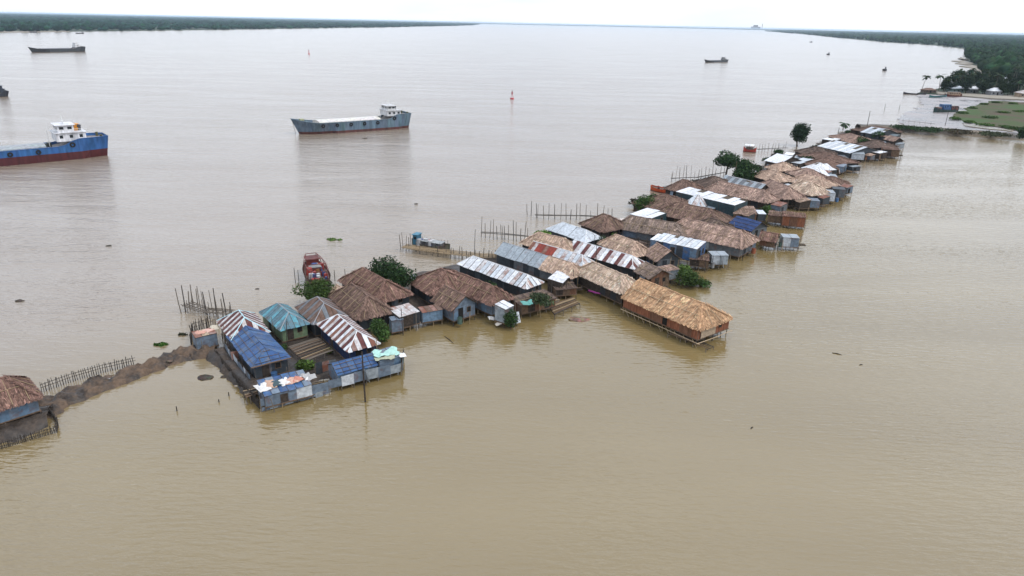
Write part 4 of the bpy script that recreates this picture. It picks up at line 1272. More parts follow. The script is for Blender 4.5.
st2 += [(420 + 6 * k, 254 + .9 * k, 254 + .9 * k - random.uniform(5, 9)) for k in range(10)]
jetty('bamboo jetty with a blue boat moored at its river end', [(404, 246), (440, 251), (480, 255.5), (497, 256)], 1.9, P2(st2), .9, 7, rail='bamboo')
st3 = [(481.5 + 3.9 * k + random.uniform(-1, 1), 237 + .45 * k, 237 + .45 * k - random.uniform(12, 21)) for k in range(13)] + [(503, 240, 226)]
jetty('second bamboo jetty of upright stakes beyond the grey tin roof', [(481, 232.5), (505, 234), (530, 236.5)], .5, P2(st3), .9, 2, rail='bamboo_dark')
st4 = [(527.5, 215, 204), (531, 216, 202), (536.5, 218, 204), (537.5, 218, 205)] + [(544 + 5.3 * k + random.uniform(-1.2, 1.2), 219 + .12 * k, 219 + .12 * k - random.uniform(9, 17)) for k in range(14)]
jetty('long thin bamboo jetty before the dark brown thatch', [(535, 215), (580, 215.7), (612, 216.5)], .5, P2(st4), .9, 2, rail='bamboo_dark')
st5 = [(671.5, 181, 172), (671.8, 181.5, 174)] + [(676 + 3.6 * k + random.uniform(-1, 1), 181.3 - .35 * k, 181.3 - .35 * k - random.uniform(7, 15)) for k in range(15)]
jetty('bamboo jetty of stakes left of the umbrella shaped tree', [(671, 178.5), (696, 177.5), (727, 172)], .5, P2(st5), .9, 2, rail='bamboo_dark')
st6 = [(758 + 3.4 * k + random.uniform(-.8, .8), 151.5 - .1 * k, 151.5 - .1 * k - random.uniform(4, 9)) for k in range(9)]
jetty('short far jetty beside the red and white boat', [(757, 149.3), (788, 147.8)], .7, P2(st6), .9, 2, rail='bamboo_dark')
jetty('thin rail on posts along the far end mud flat', [(902, 120.5), (935, 124)], .4, P2([(903 + 5.5 * k, 122.5 + .6 * k, 119 + .6 * k) for k in range(6)]), .9, 2, rail='bamboo_dark')

def stake_thing(label, x, y, top, r=.06, mat_='bamboo_dark', group=None, name='wooden_stake', cat='stake', lean=(0, 0)):
    p = at(x, y); h = (y - top) / (px_per_m(p) * .93)
    b = MB(); b.path([Vector((0, 0, -.6)), Vector((lean[0] * .5, lean[1] * .5, h * .5)), Vector((lean[0], lean[1], h))], [r, r * .9, r * .7], 6)
    o = b.build(name, mat_); o.location = p
    return tag(o, label, cat, group)
stake_thing('tall wooden pole standing in water before the blue roofed shed', 365.3, 402, 350, .1, 'timber_dark', name='wooden_pole', cat='pole')
for x, y, t in ((295.5, 283, 268), (299, 283, 270), (335, 281, 270), (345.5, 280, 269)):
    stake_thing('thin mooring stake in the water near the red wooden boat', x, y, t, .06, 'bamboo_dark', 'stakes around the red wooden boat')
for x, y, t in ((177, 411, 406), (219, 402, 399), (229, 396, 392)):
    stake_thing('short stump sticking out of the calm water left of compound', x, y, t, .07, 'timber_dark', 'stumps left of the compound')
for x, y, t in ((884.5, 109.5, 104.5), (899, 110, 105)):
    stake_thing('thin stake in the pale water before the mud flat', x, y, t, .12, 'timber_dark', 'stakes before the mud flat')
stake_thing('electricity pole rising above the far end thatch', 865.5, 134, 113, .14, 'timber_dark', name='wooden_pole', cat='pole')
stake_thing('slender pole between broad white roof and pink thatch', 836.3, 143, 129, .12, 'timber_dark', name='wooden_pole', cat='pole')
stake_thing('bare tree stem pole in front of long grey brown thatch', 637, 258, 238, .09, 'timber_dark', name='wooden_pole', cat='pole')
stake_thing('pole rising through thatch behind the clean white roof', 679, 220, 196, .09, 'timber_dark', name='wooden_pole', cat='pole')
stake_thing('slender pole beside the red rusted roof panels', 595, 273, 243, .07, 'timber_dark', name='wooden_pole', cat='pole')
stake_thing('slender pole behind the umbrella shaped tree and dense tree', 733.5, 186, 163, .07, 'timber', name='wooden_pole', cat='pole')
stake_thing('small pole standing behind the mud flat boat', 945, 126, 112, .12, 'timber_dark', name='wooden_pole', cat='pole')

# bamboo fence along the causeway
def fence(label, line, h, gap, zb=.35, mat_='bamboo_dark', name='bamboo_fence', r=.045):
    pts = [at(*q, zb) for q in line]; o = pts[0]
    root = empty(name, (o.x, o.y, 0)); tag(root, label, 'fence')
    for k in range(len(pts) - 1):
        d = pts[k + 1] - pts[k]; n = int(d.length / gap)
        for i in range(n):
            p = pts[k] - o + d * (i / n) + Vector((0, 0, zb))
            hh = h * random.uniform(.8, 1.2)
            pole('picket', p + Vector((0, 0, -.5)), p + Vector((random.uniform(-.1, .1), random.uniform(-.1, .1), hh)), r * random.uniform(.8, 1.3), mat_, root)
        for z in (.3, .7):
            pole('rail', pts[k] - o + Vector((0, 0, zb + h * z)), pts[k + 1] - o + Vector((0, 0, zb + h * z + .03)), .035, mat_, root)
    return root
fence('dark bamboo picket fence along river edge of the causeway', [(41, 390), (75, 378), (105, 369.5), (136, 362.5)], .9, .24)
fence('low wattle fence along the water before far-left hut', [(-30, 458), (0, 449), (30, 440), (57, 432)], .8, .13, .05, 'bamboo_dark', 'wattle_fence', .035)
fence('wattle fence turning the corner of far-left plinth', [(57, 432), (58, 424), (50, 413)], .9, .16, .1, 'bamboo_dark', 'wattle_fence', .035)
fence('row of dark sticks round the small blue privy', [(191, 344), (193, 330), (213, 324)], 1.3, .3, .4, 'bamboo_dark', 'stick_fence', .05)
fence('dark wattle revetment along the left side of first compound', [(217, 358), (226, 371), (241, 389), (260, 409)], 1.15, .11, .0, 'bamboo_dark', 'wattle_fence', .05)

# first compound: earth platform, tin screen, bamboo rack
bank('compound_mound', [at(225, 353), at(245, 372), at(270, 393)], [5.0, 5.6, 5.0], 1.0, 'mud_dark', .5, 11.0, .35, .55, 13)
bank('compound_yard', [at(262, 375), at(310, 364), at(378, 352)], [9, 11, 8], .7, 'mud_dark', .6, 12.0, .3, .6, 13)
def screen(label, p, q, z0, z1, mats, name='tin_screen', sw=.8):
    a, b_ = at(*p, z0), at(*q, z0); d = b_ - a; L = d.length; t = d.normalized(); nn = Vector((t.y, -t.x, 0))
    root = empty(name, (a.x, a.y, 0)); tag(root, label, 'screen')
    n = max(1, round(L / sw))
    for k in range(n):
        x0, x1 = L * k / n, L * (k + 1) / n + .03; hz = z1 + random.uniform(-.2, .15); lz = z0 + random.uniform(-.15, .1)
        pr = .03 + .02 * (k % 2)
        m = MB(); m.prism([t * x0 + nn * pr + Vector((0, 0, lz)), t * x1 + nn * pr + Vector((0, 0, lz)), t * x1 + nn * pr + Vector((0, 0, hz)), t * x0 + nn * pr + Vector((0, 0, hz + random.uniform(-.08, .08)))],
                          -nn * .012, (1, 1, 1), [(x0, 0), (x1, 0), (x1, 2), (x0, 2)])
        m.build('tin_sheet', random.choice(mats), root)
        pole('post', t * x0 - nn * .02 + Vector((0, 0, -.6)), t * x0 - nn * .02 + Vector((0, 0, z1 + .1)), .05, 'bamboo_grey', root)
    return root
screen('weathered tin sheet wall along water front of first compound', (261, 407), (402, 370.5), .62, 1.8, ['tin_bluegrey', 'tin_zinc', 'tin_zinc', 'tin_bluegrey', 'tin_pale'], sw=1.5)
screen('short tin wall closing the right end of first compound', (402, 372.5), (404, 357), .4, 1.75, ['tin_bluegrey', 'tin_slate'])
screen('lower ragged tin skirt under left half of the front wall', (262, 411), (330, 393), .12, .6, ['tin_zinc', 'tin_bluegrey', 'tin_grey'], name='tin_skirt')
screen('rusty tin fence behind the screen of the yard', (316, 374), (336, 368.5), .6, 1.9, ['tin_grey', 'tin_rust', 'tin_slate'])
screen('pale tin sheets leaning along left wall of blue roofed hut', (225, 350), (251, 383), .7, 1.7, ['tin_bluegrey', 'tin_grey', 'tin_pale'])
def rack(label, quad, z, nslat, mat_='bamboo_grey', name='bamboo_rack'):
    c = [at(*q, z) for q in quad]; o = c[0]; root = empty(name, (o.x, o.y, 0)); tag(root, label, 'rack')
    up = Vector((0, 0, z))
    for k in range(nslat):
        t = (k + .5) / nslat
        pole('slat', c[0].lerp(c[3], t) - o + up + Vector((0, 0, random.uniform(-.03, .06))), c[1].lerp(c[2], t) - o + up + Vector((0, 0, random.uniform(-.03, .06))), random.uniform(.05, .09), random.choice([mat_, 'bamboo', 'bamboo_dark', 'timber']), root)
    for k in range(4):
        pole('beam', c[0].lerp(c[1], k / 3) - o + up - Vector((0, 0, .1)), c[3].lerp(c[2], k / 3) - o + up - Vector((0, 0, .1)), .06, 'timber_dark', root)
        pole('leg', c[0].lerp(c[1], k / 3) - o + Vector((0, 0, -.6)), c[0].lerp(c[1], k / 3) - o + up, .06, 'bamboo_grey', root)
        pole('leg', c[3].lerp(c[2], k / 3) - o + Vector((0, 0, -.6)), c[3].lerp(c[2], k / 3) - o + up, .06, 'bamboo_grey', root)
    return root
rack('brown bamboo drying rack in yard before pale green wall', [(288, 347), (318, 337), (334, 351), (305, 362)], 1.3, 15)
rack('mossy bamboo walkway beside the dark plank shack', [(555, 315), (580, 304), (573, 297), (548, 305)], .7, 10, 'bamboo')
rack('long bamboo ramp leaning from muddy bank to first compound', [(246, 398), (258, 394), (256, 388), (243, 391)], .9, 8)
rack('bamboo landing platform in front of the golden hall stilts', [(668, 334), (706, 349), (714, 346), (676, 331)], .5, 4, 'bamboo')

# cloths and rags
def cloth(label, px, py, z, w, d, c, rz=0, group=None, name='cloth', seed=1, hump=.15):
    p = at(px, py, z); n = 9
    vs, fs = [], []
    for i in range(n):
        for j in range(n):
            x, y = (i / (n - 1) - .5) * w, (j / (n - 1) - .5) * d
            e = fbm(x + seed * 3.1, y, 1.1, seed)
            edge = max(abs(i / (n - 1) - .5), abs(j / (n - 1) - .5)) * 2
            vs.append((x * (1 + .2 * e), y * (1 + .2 * fbm(x, y + seed, 1.3, seed + 4)), hump * e + .05 - .12 * edge ** 3))
    for i in range(n - 1):
        for j in range(n - 1):
            a = i * n + j; fs.append((a, a + n, a + n + 1, a + 1))
    me = bpy.data.meshes.new(name); me.from_pydata(vs, [], fs)
    ca = me.color_attributes.new('Col', 'FLOAT_COLOR', 'CORNER')
    ca.data.foreach_set('color', np.tile(np.array([*c, 1], np.float32), len(me.loops)))
    me.materials.append(mat('cloth'))
    o = link_mesh(name, me); o.location = p; o.rotation_euler = (0, 0, rz)
    md = o.modifiers.new('thickness', 'SOLIDIFY'); md.thickness = .03
    return tag(o, label, 'cloth', group)
g = 'washing on the waterside shed'
for k, (x, y, c) in enumerate([(262, 384, (.6, .58, .55)), (270, 381, (.45, .3, .22)), (277, 380, (.06, .09, .10)), (284, 378.5, (.62, .6, .57)), (291, 377.5, (.5, .32, .25)), (296, 375.5, (.45, .2, .15)), (303, 374, (.66, .66, .66)), (308, 373, (.35, .34, .33))]):
    cloth(['white', 'tan', 'dark green', 'cream', 'peach', 'rusty pink', 'bright white', 'grey'][k] + ' cloth drying on the blue tarp of waterside shed', x, y + 2.5, 2.2, random.uniform(1.1, 1.6), random.uniform(1.4, 2.1), c, random.uniform(.2, .9), g, seed=k + 1, hump=.22)
for k, (x, y, c) in enumerate([(200, 332, (.5, .28, .22)), (208, 330, (.55, .36, .30)), (214, 327, (.45, .40, .32))]):
    cloth(['dusty pink', 'salmon', 'beige'][k] + ' rag lying on top of small blue privy', x, y, 2.3, 1.3, 1.1, c, k, 'rags on the privy', seed=k + 20)
cloth('pale mint tarpaulin heaped over the waterside shed end', 386, 351.5, 2.75, 3.0, 2.0, (.36, .56, .50), .4, seed=31, hump=.4, name='tarpaulin')
cloth('dull green tarpaulin below the pale mint one', 385, 357, 2.6, 2.4, 1.2, (.36, .38, .28), .4, seed=32, hump=.3, name='tarpaulin')
cloth('white sheet hanging at right corner of the waterside shed', 402, 354, 2.6, .8, 1.3, (.7, .7, .7), .4, seed=33, hump=.3)
cloth('purple cloth hanging at the wall of straw thatched hut', 594, 291.5, 1.9, 2.2, .5, (.14, .02, .10), -.7, seed=34, hump=.2)
cloth('dark teal net draped over climbing leaves', 527, 302, 3.0, 1.6, 1.2, (.12, .30, .27), .3, seed=35, hump=.25, name='fishing_net')
cloth('white bundle on the bank by leafy privy', 492, 318, .9, 1.0, .8, (.6, .57, .53), .3, seed=36, hump=.35, name='sack')
cloth('cream sack lying at water edge by leafy privy', 499, 323, .6, 1.1, .8, (.55, .5, .43), .3, seed=37, hump=.35, name='sack')
cloth('crumpled white plastic sheet on thatch by river', 619, 220, 2.9, 2.6, 2.0, (.62, .56, .52), .3, seed=38, hump=.5, name='plastic_sheet')
cloth('white board lying on far brown thatch', 714, 219, 3.2, 1.6, .9, (.75, .75, .75), .3, seed=39, hump=.1, name='plastic_sheet')

# ================================================================ household clutter, each by its hut
def words(h, n=7): return ' '.join(h['label'].split()[:n])
def firewood(h, x, y, z, k):
    M_ = h.matrix_basis; p = M_ @ Vector((x, y, 0))
    root = empty('firewood_stack', (p.x, p.y, z), h.rotation_euler.z + random.uniform(-.3, .3)); tag(root, 'stack of firewood by the ' + words(h), 'firewood', 'firewood stacks along the village')
    for i in range(10):
        r = random.uniform(.05, .09); yy = (i % 4) * .2 - .3 + .1 * (i // 4); zz = .08 + (i // 4) * .15
        pole('log', (-.7 + random.uniform(-.2, .2), yy, zz), (.7 + random.uniform(-.2, .2), yy + random.uniform(-.06, .06), zz + random.uniform(-.02, .04)), r, random.choice(['timber', 'timber_dark', 'bamboo_grey', 'bamboo']), root)
def drum(h, x, y, z, k):
    p = h.matrix_basis @ Vector((x, y, 0)); c = random.choice([(.05, .12, .25), (.2, .2, .2), (.25, .08, .04), (.06, .10, .08), (.45, .45, .43)])
    root = empty('water_drum', (p.x, p.y, z)); tag(root, 'water drum standing by the ' + words(h), 'drum', 'water drums along the village')
    m = MB(); r = random.uniform(.28, .42); m.tube((0, 0, -.05), (0, 0, .85), r, r * .97, 10, c); m.build('body', 'paint', root)
    m = MB(); m.tube((0, 0, .85), (0, 0, .9), r * 1.05, r * 1.05, 10, [q * .7 for q in c]); m.build('lid', 'paint', root)
def lean_sheet(h, x, y, z, k):
    p = h.matrix_basis @ Vector((x, y, 0)); m = MB()
    w, hh = random.uniform(.7, 1.3), random.uniform(1.1, 1.9)
    m.prism([(-w / 2, -.35, -.1), (w / 2, -.35, -.1), (w / 2, .15, hh), (-w / 2, .15, hh)], (0, .03, .01), (1, 1, 1), [(0, 0), (w, 0), (w, hh), (0, hh)])
    o = m.build('tin_sheet', random.choice(['tin_zinc', 'tin_streaked', 'tin_bluegrey', 'tin_rust', 'tin_pale'])); o.location = (p.x, p.y, z); o.rotation_euler = (0, 0, h.rotation_euler.z + random.choice([0, 1.57]) + random.uniform(-.3, .3))
    tag(o, 'loose tin sheet leaning by the ' + words(h), 'tin sheet', 'loose tin sheets along the village')
def pole_prop(h, x, y, z, k):
    p = h.matrix_basis @ Vector((x, y, 0)); hh = random.uniform(1.6, 4.2)
    b = MB(); l = Vector((random.uniform(-.3, .3), random.uniform(-.3, .3), hh)); b.path([Vector((0, 0, -.7 - z)), l * .5, l], [.06, .055, .04], 6)
    o = b.build('bamboo_pole', random.choice(['bamboo_grey', 'bamboo_dark', 'bamboo'])); o.location = (p.x, p.y, z)
    tag(o, 'upright bamboo pole %s the ' % ['before', 'beside'][k % 2] + words(h), 'pole', 'bamboo poles along the village')
rs = random.getstate(); random.seed(99)
for i, h in enumerate(HUTS[1:]):
    if h['category'] == 'lean-to': continue
    bb = [c for c in h.children if c.name.startswith('deck')][0]
    vs = [v.co for v in bb.data.vertices]; X = max(v.x for v in vs); Y = -min(v.y for v in vs)
    sc_ = px_per_m(Vector(h.location))
    if sc_ < 2.9: continue
    if 'golden' in h['label'] or 'first' in h['label']: continue
    pole_prop(h, X + random.uniform(.3, .8), random.uniform(-Y, Y), 0, 0)
    if i % 2 == 0 and Y < 4: pole_prop(h, random.uniform(-X, X), -Y - random.uniform(.3, .7), 0, 1)
    if i % 3 == 0: firewood(h, X + 1.0, random.uniform(-.5, .5) * Y, .62, i)
    if i % 3 == 1: drum(h, X + .7, random.uniform(-.7, .7) * Y, .62, i)
    if i % 4 == 1: lean_sheet(h, X * random.uniform(-.3, .8), -Y - .5, .6, i)
random.setstate(rs)

for k, (x, y, r) in enumerate([(700, 184, 3), (712, 181, 2.6), (768, 162, 3), (775, 158, 2.4), (818, 149, 2.2), (834, 141, 2.2), (848, 134, 2.2), (655, 200, 2.4), (634, 205, 2)]):
    bush('low dark scrub on the river side bank behind the far huts', (x, y), r, 1.3, 500, .26, random.choice([(.035, .045, .022), DARK, (.05, .045, .03)]), 200 + k, zb=.4, name='river_scrub', group='scrub along the river side')
# ================================================================ vessels
def hull_parts(root, L, beam, zd, zbow, zpoop, boot, cu, cl, rake=3.2, poop=.21, fore=.14, bul=.7, deckc=(.25, .22, .2)):
    NS = 30
    def hb(t):            # half beam along the length, t from stern 0 to bow 1
        if t < .12: return beam / 2 * (.72 + .28 * math.sin(t / .12 * math.pi / 2))
        if t > .78: return beam / 2 * max(.03, math.cos((t - .78) / .22 * math.pi / 2) ** .75)
        return beam / 2
    def deck(t):
        z = zd
        if t < poop: z = zd + zpoop * min(1, max(0, (poop - t) / .06))
        if t > 1 - fore * 1.6: z = zd + zbow * ((t - (1 - fore * 1.6)) / (fore * 1.6)) ** 1.5
        return z
    st = []
    for k in range(NS + 1):
        t = k / NS; x = (t - .5) * L
        rows = []
        for z in (-1.0, boot, None):
            zz = deck(t) if z is None else z
            fz = (zz + 1) / (deck(t) + 1)
            w = hb(t) * (1 if t < .7 else .62 + .38 * fz if t < 1 else 1)
            if t < .12: w *= .75 + .25 * fz
            xs = x - (1 - fz) * rake * max(0, (t - .6) / .4) ** 2 + (1 - fz) * 1.2 * max(0, (.1 - t) / .1)
            rows.append((xs, w, zz))
        st.append(rows)
    for lo, hi, nm, c in ((0, 1, 'lower_hull', cl), (1, 2, 'hull', cu)):
        m = MB()
        for k in range(NS):
            for sg in (-1, 1):
                a, b_ = st[k], st[k + 1]
                q = [(a[lo][0], sg * a[lo][1], a[lo][2]), (b_[lo][0], sg * b_[lo][1], b_[lo][2]), (b_[hi][0], sg * b_[hi][1], b_[hi][2]), (a[hi][0], sg * a[hi][1], a[hi][2])]
                m.face(q if sg < 0 else q[::-1], [x * random.uniform(.93, 1.07) for x in c])
        a = st[0]
        m.face([(a[lo][0], a[lo][1], a[lo][2]), (a[lo][0], -a[lo][1], a[lo][2]), (a[hi][0], -a[hi][1], a[hi][2]), (a[hi][0], a[hi][1], a[hi][2])], c)
        a = st[-1]
        m.face([(a[lo][0], -a[lo][1], a[lo][2]), (a[lo][0], a[lo][1], a[lo][2]), (a[hi][0], a[hi][1], a[hi][2]), (a[hi][0], -a[hi][1], a[hi][2])], c)
        m.build(nm, 'paint', root)
    m = MB()
    for k in range(NS):
        a, b_ = st[k][2], st[k + 1][2]
        m.face([(a[0], -a[1] * .97, a[2] - bul), (b_[0], -b_[1] * .97, b_[2] - bul), (b_[0], b_[1] * .97, b_[2] - bul), (a[0], a[1] * .97, a[2] - bul)], deckc)
    m.build('deck', 'paint', root)
    m = MB()
    for k in range(NS):
        a, b_ = st[k][2], st[k + 1][2]
        for sg in (-1, 1):
            m.tube((a[0], sg * a[1], a[2]), (b_[0], sg * b_[1], b_[2]), .12, None, 5, cu)
    m.build('gunwale', 'paint', root)
    return st, deck, hb
def paint_box(name, lo, hi, c, parent, bevel=False):
    m = MB(); m.box(lo, hi, c); return m.build(name, 'paint', parent)
def ring(mb, c, r, t, axis='Y', n=12, k=6):
    for i in range(n):
        for j in range(k):
            q = []
            for (a, b_) in ((i, j), (i + 1, j), (i + 1, j + 1), (i, j + 1)):
                u, v = a * 2 * math.pi / n, b_ * 2 * math.pi / k
                rr = r + t * math.cos(v)
                q.append(Vector((c[0] + rr * math.cos(u), c[1] + t * math.sin(v), c[2] + rr * math.sin(u))))
            mb.face(q, (.018, .018, .018))
def cargo_ship(label, stern, bow, beam, cu, cl, house=(.72, .72, .72), hatch=(.42, .44, .44), L=None, zd=3.6, zbow=2.4, zpoop=1.6, boot=.9, raft=None, tyres=5, detail=True, name='cargo_ship', hz=1.0, house_l=.13):
    a, b_ = at(*stern), at(*bow)
    d = (b_ - a); d.normalize()
    if L is None: L = (b_ - a).length
    else: b_ = a + d * L
    c = (a + b_) / 2
    root = empty(name, (c.x, c.y, 0), math.atan2(d.y, d.x)); tag(root, label, 'ship')
    st, deck, hb = hull_parts(root, L, beam, zd, zbow, zpoop, boot, cu, cl)
    # cargo hold cover
    m = MB(); x0, x1 = -.22 * L, .30 * L; w = beam / 2 - .9; z0 = zd - .7; n = 6
    cs = [(-w, z0), (-w, z0 + .9)] + [(-w + 2 * w * k / n, z0 + .9 + .55 * math.sin(math.pi * k / n)) for k in range(1, n)] + [(w, z0 + .9), (w, z0)]
    NX = 16
    for k in range(NX):
        xa, xb = x0 + (x1 - x0) * k / NX, x0 + (x1 - x0) * (k + 1) / NX
        for i in range(len(cs) - 1):
            m.face([(xa, *cs[i]), (xa, *cs[i + 1]), (xb, *cs[i + 1]), (xb, *cs[i])], [q * random.uniform(.95, 1.05) for q in hatch])
    for x, o_ in ((x0, 1), (x1, -1)):
        m.face([(x, *q) for q in cs][::o_], hatch)
    m.build('hatch_cover', 'paint', root)
    # deckhouse
    hx0, hx1 = -.40 * L, (-.40 + house_l) * L; hw = beam / 2 - 1.0; z = zd + zpoop - .7
    h1 = paint_box('deckhouse', (hx0, -hw, z), (hx1, hw, z + 2.5 * hz), house, root)
    bx0, bx1 = hx0 + .35 * (hx1 - hx0), hx1 - .1 * (hx1 - hx0)
    paint_box('deckhouse_roof', (hx0 - .4, -hw - .4, z + 2.5 * hz), (hx1 + .4, hw + .4, z + 2.62 * hz), [q * .85 for q in house], root)
    br = paint_box('bridge', (bx0, -hw * .8, z + 2.62 * hz), (bx1, hw * .8, z + 4.7 * hz), house, root)
    paint_box('bridge_roof', (bx0 - .5, -hw * .8 - .5, z + 4.7 * hz), (bx1 + .5, hw * .8 + .5, z + 4.85 * hz), [q * .9 for q in house], root)
    def win(parent, lo, hi):
        m = MB(); m.box(lo, hi); m.build('window', 'glass_dark', parent)
    if detail:
        nW = 3
        for sg in (-1, 1):
            for k in range(nW):
                xx = hx0 + (hx1 - hx0) * (k + .5) / nW
                y0, y1 = sorted((sg * hw, sg * (hw + .04)))
                win(h1, (xx - .42, y0, z + 1.0 * hz), (xx + .42, y1, z + 1.9 * hz))
            for k in range(2):
                xx = bx0 + (bx1 - bx0) * (k + .5) / 2
                y0, y1 = sorted((sg * hw * .8, sg * (hw * .8 + .04)))
                win(br, (xx - .55, y0, z + 3.4 * hz), (xx + .55, y1, z + 4.3 * hz))
        for k in range(4):
            yy = -hw * .8 + 1.6 * hw * (k + .5) / 4
            win(br, (bx1, yy - .45, z + 3.4 * hz), (bx1 + .04, yy + .45, z + 4.3 * hz))
        # bridge wing rails, mast, radar, funnel
        for sg in (-1, 1):
            for k in range(6):
                xx = hx0 - .3 + (hx1 - hx0 + .6) * k / 5
                pole('rail_post', (xx, sg * (hw + .3), z + 2.6 * hz), (xx, sg * (hw + .3), z + 3.6 * hz), .05, 'plaster_white', root, straight=True)
            pole('rail', (hx0 - .3, sg * (hw + .3), z + 3.6 * hz), (hx1 + .3, sg * (hw + .3), z + 3.6 * hz), .05, 'plaster_white', root, straight=True)
        mt = MB(); mx_ = (bx0 + bx1) / 2
        mt.tube((mx_, 0, z + 4.8 * hz), (mx_, 0, z + 7.4 * hz), .1, .06, 6); mt.tube((mx_, -1.3, z + 6.3 * hz), (mx_, 1.3, z + 6.3 * hz), .05, .05, 5); mt.box((mx_ - .25, -.7, z + 5.6 * hz), (mx_ + .25, .7, z + 5.75 * hz))
        mt.build('mast', 'plaster_white', root)
        mt = MB(); mt.tube((hx1 + 1.5, 0, zd - .5), (hx1 + 1.5, 0, zd + 4.5), .1, .07, 6); mt.build('derrick_post', 'plaster_white', root)
        fn = MB(); fn.tube((hx0 + .9, 0, z + 2.6 * hz), (hx0 + .6, 0, z + 4.3 * hz), .55, .45, 8, (.05, .05, .06)); fn.build('funnel', 'paint', root)
        ty = MB()
        for k in range(tyres):
            xx = -.18 * L + .46 * L * k / max(1, tyres - 1)
            t = xx / L + .5
            for sg in (-1, 1):
                m = MB(); ring(m, (0, 0, 0), .5, .2); o = m.build('tyre_fender', 'rubber', root)
                o.location = (xx, sg * (hb(t) + .2), zd - 1.0)
        for sg in (-1, 1):
            m = MB(); ring(m, (0, 0, 0), .55, .22); o = m.build('tyre_fender', 'rubber', root); o.location = (-.33 * L, sg * (hb(.17) + .1), zd + .3)
        # bow gear
        m = MB(); m.box((.40 * L, -.9, zd + zbow * .25), (.43 * L, .9, zd + zbow * .25 + 1.0), (.35, .36, .2)); m.tube((.415 * L, -1.3, zd + zbow * .4), (.415 * L, 1.3, zd + zbow * .4), .35, .35, 8, (.06, .06, .05)); m.build('windlass', 'paint', root)
        m = MB(); m.tube((.485 * L, -.6, zd + zbow * .7), (.45 * L, -3.4, -.2), .07, .07, 5); m.build('anchor_chain', 'rope', root)
        for sg in (-1, 1):
            m = MB(); m.tube((-.47 * L, sg * beam * .28, zd + zpoop - .7), (-.47 * L, sg * beam * .28, zd + zpoop + .5), .4, .4, 8, (.10, .10, .05)); m.build('bollard', 'paint', root)
        for k in range(3):
            m = MB(); m.box((hx1 + .9 + k * 1.2, -hw * .7 + k * .6, zd - .7), (hx1 + 1.8 + k * 1.2, -hw * .2 + k * .5, zd + .5 - .2 * k), (.05, .06, .05)); m.build('deck_crate', 'paint', root)
    if raft:
        m = MB(); m.tube((hx0 + 1.6, -hw * .75, z + 2.9 * hz), (hx0 + 1.6, hw * .1, z + 2.9 * hz), .75, .75, 10, raft); m.box((hx0 + .5, -hw * .7, z + 3.3 * hz), (hx0 + 1.9, -hw * .1, z + 4.4 * hz), raft); m.build('life_raft', 'paint', root)
    return root
cargo_ship('blue grey cargo ship with raked bow lying alone in midstream', (408, 126.5), (292, 134.5), 9.5, (.115, .17, .215), (.10, .04, .035), (.6, .6, .6), (.62, .59, .54), zd=4.0, zbow=1.7, zpoop=1.7, boot=.9, hz=.8, house_l=.12)
cargo_ship('bright blue cargo ship with dark red waterline cut by left edge', (109, 153.5), (0, 163.5), 10, (.03, .11, .29), (.075, .014, .016), (.7, .7, .72), (.30, .32, .33), L=58, zd=4.0, zbow=2.4, zpoop=1.9, boot=2.2, raft=(.6, .25, .02), hz=.95, house_l=.13)
cargo_ship('dark long distant cargo ship with white bridge near far bank', (85, 51.5), (29, 52.5), 10, (.05, .055, .06), (.05, .035, .03), (.72, .72, .72), (.10, .10, .11), zd=3.4, zbow=2.2, zpoop=2.0, boot=.5, detail=False, hz=1.0, house_l=.09)
cargo_ship('dark small vessel stern just showing at left edge', (9, 96), (-30, 98), 6, (.03, .035, .045), (.03, .02, .02), (.05, .06, .08), (.06, .06, .06), zd=1.6, zbow=1.2, zpoop=1.0, boot=.3, detail=False, hz=.7)
cargo_ship('small grey vessel far out on the open river', (727, 62), (704, 62.5), 6, (.07, .075, .08), (.06, .045, .04), (.25, .25, .25), (.08, .08, .085), zd=1.8, zbow=1.8, zpoop=1.2, boot=.3, detail=False, hz=.7)
for i, (x0, y0, x1) in enumerate([(84, 33.6, 75), (37, 32.6, 29), (812, 42.3, 809.5), (829, 54.8, 827), (885.5, 70.8, 883)]):
    cargo_ship(['tiny boat hugging the far bank below the tree belt', 'tiny boat at the sandy patch of far bank', 'tiny boat dot off the wooded bank near horizon', 'tiny dark boat dot right of the small grey vessel', 'tiny boat dot above the lone palm point'][i], (x0, y0), (x1, y0), 4, (.04, .04, .045), (.04, .03, .03), (.3, .3, .3), (.06, .06, .06), zd=1.2, zbow=.8, zpoop=.6, boot=.3, detail=False, hz=.6, name='river_boat')

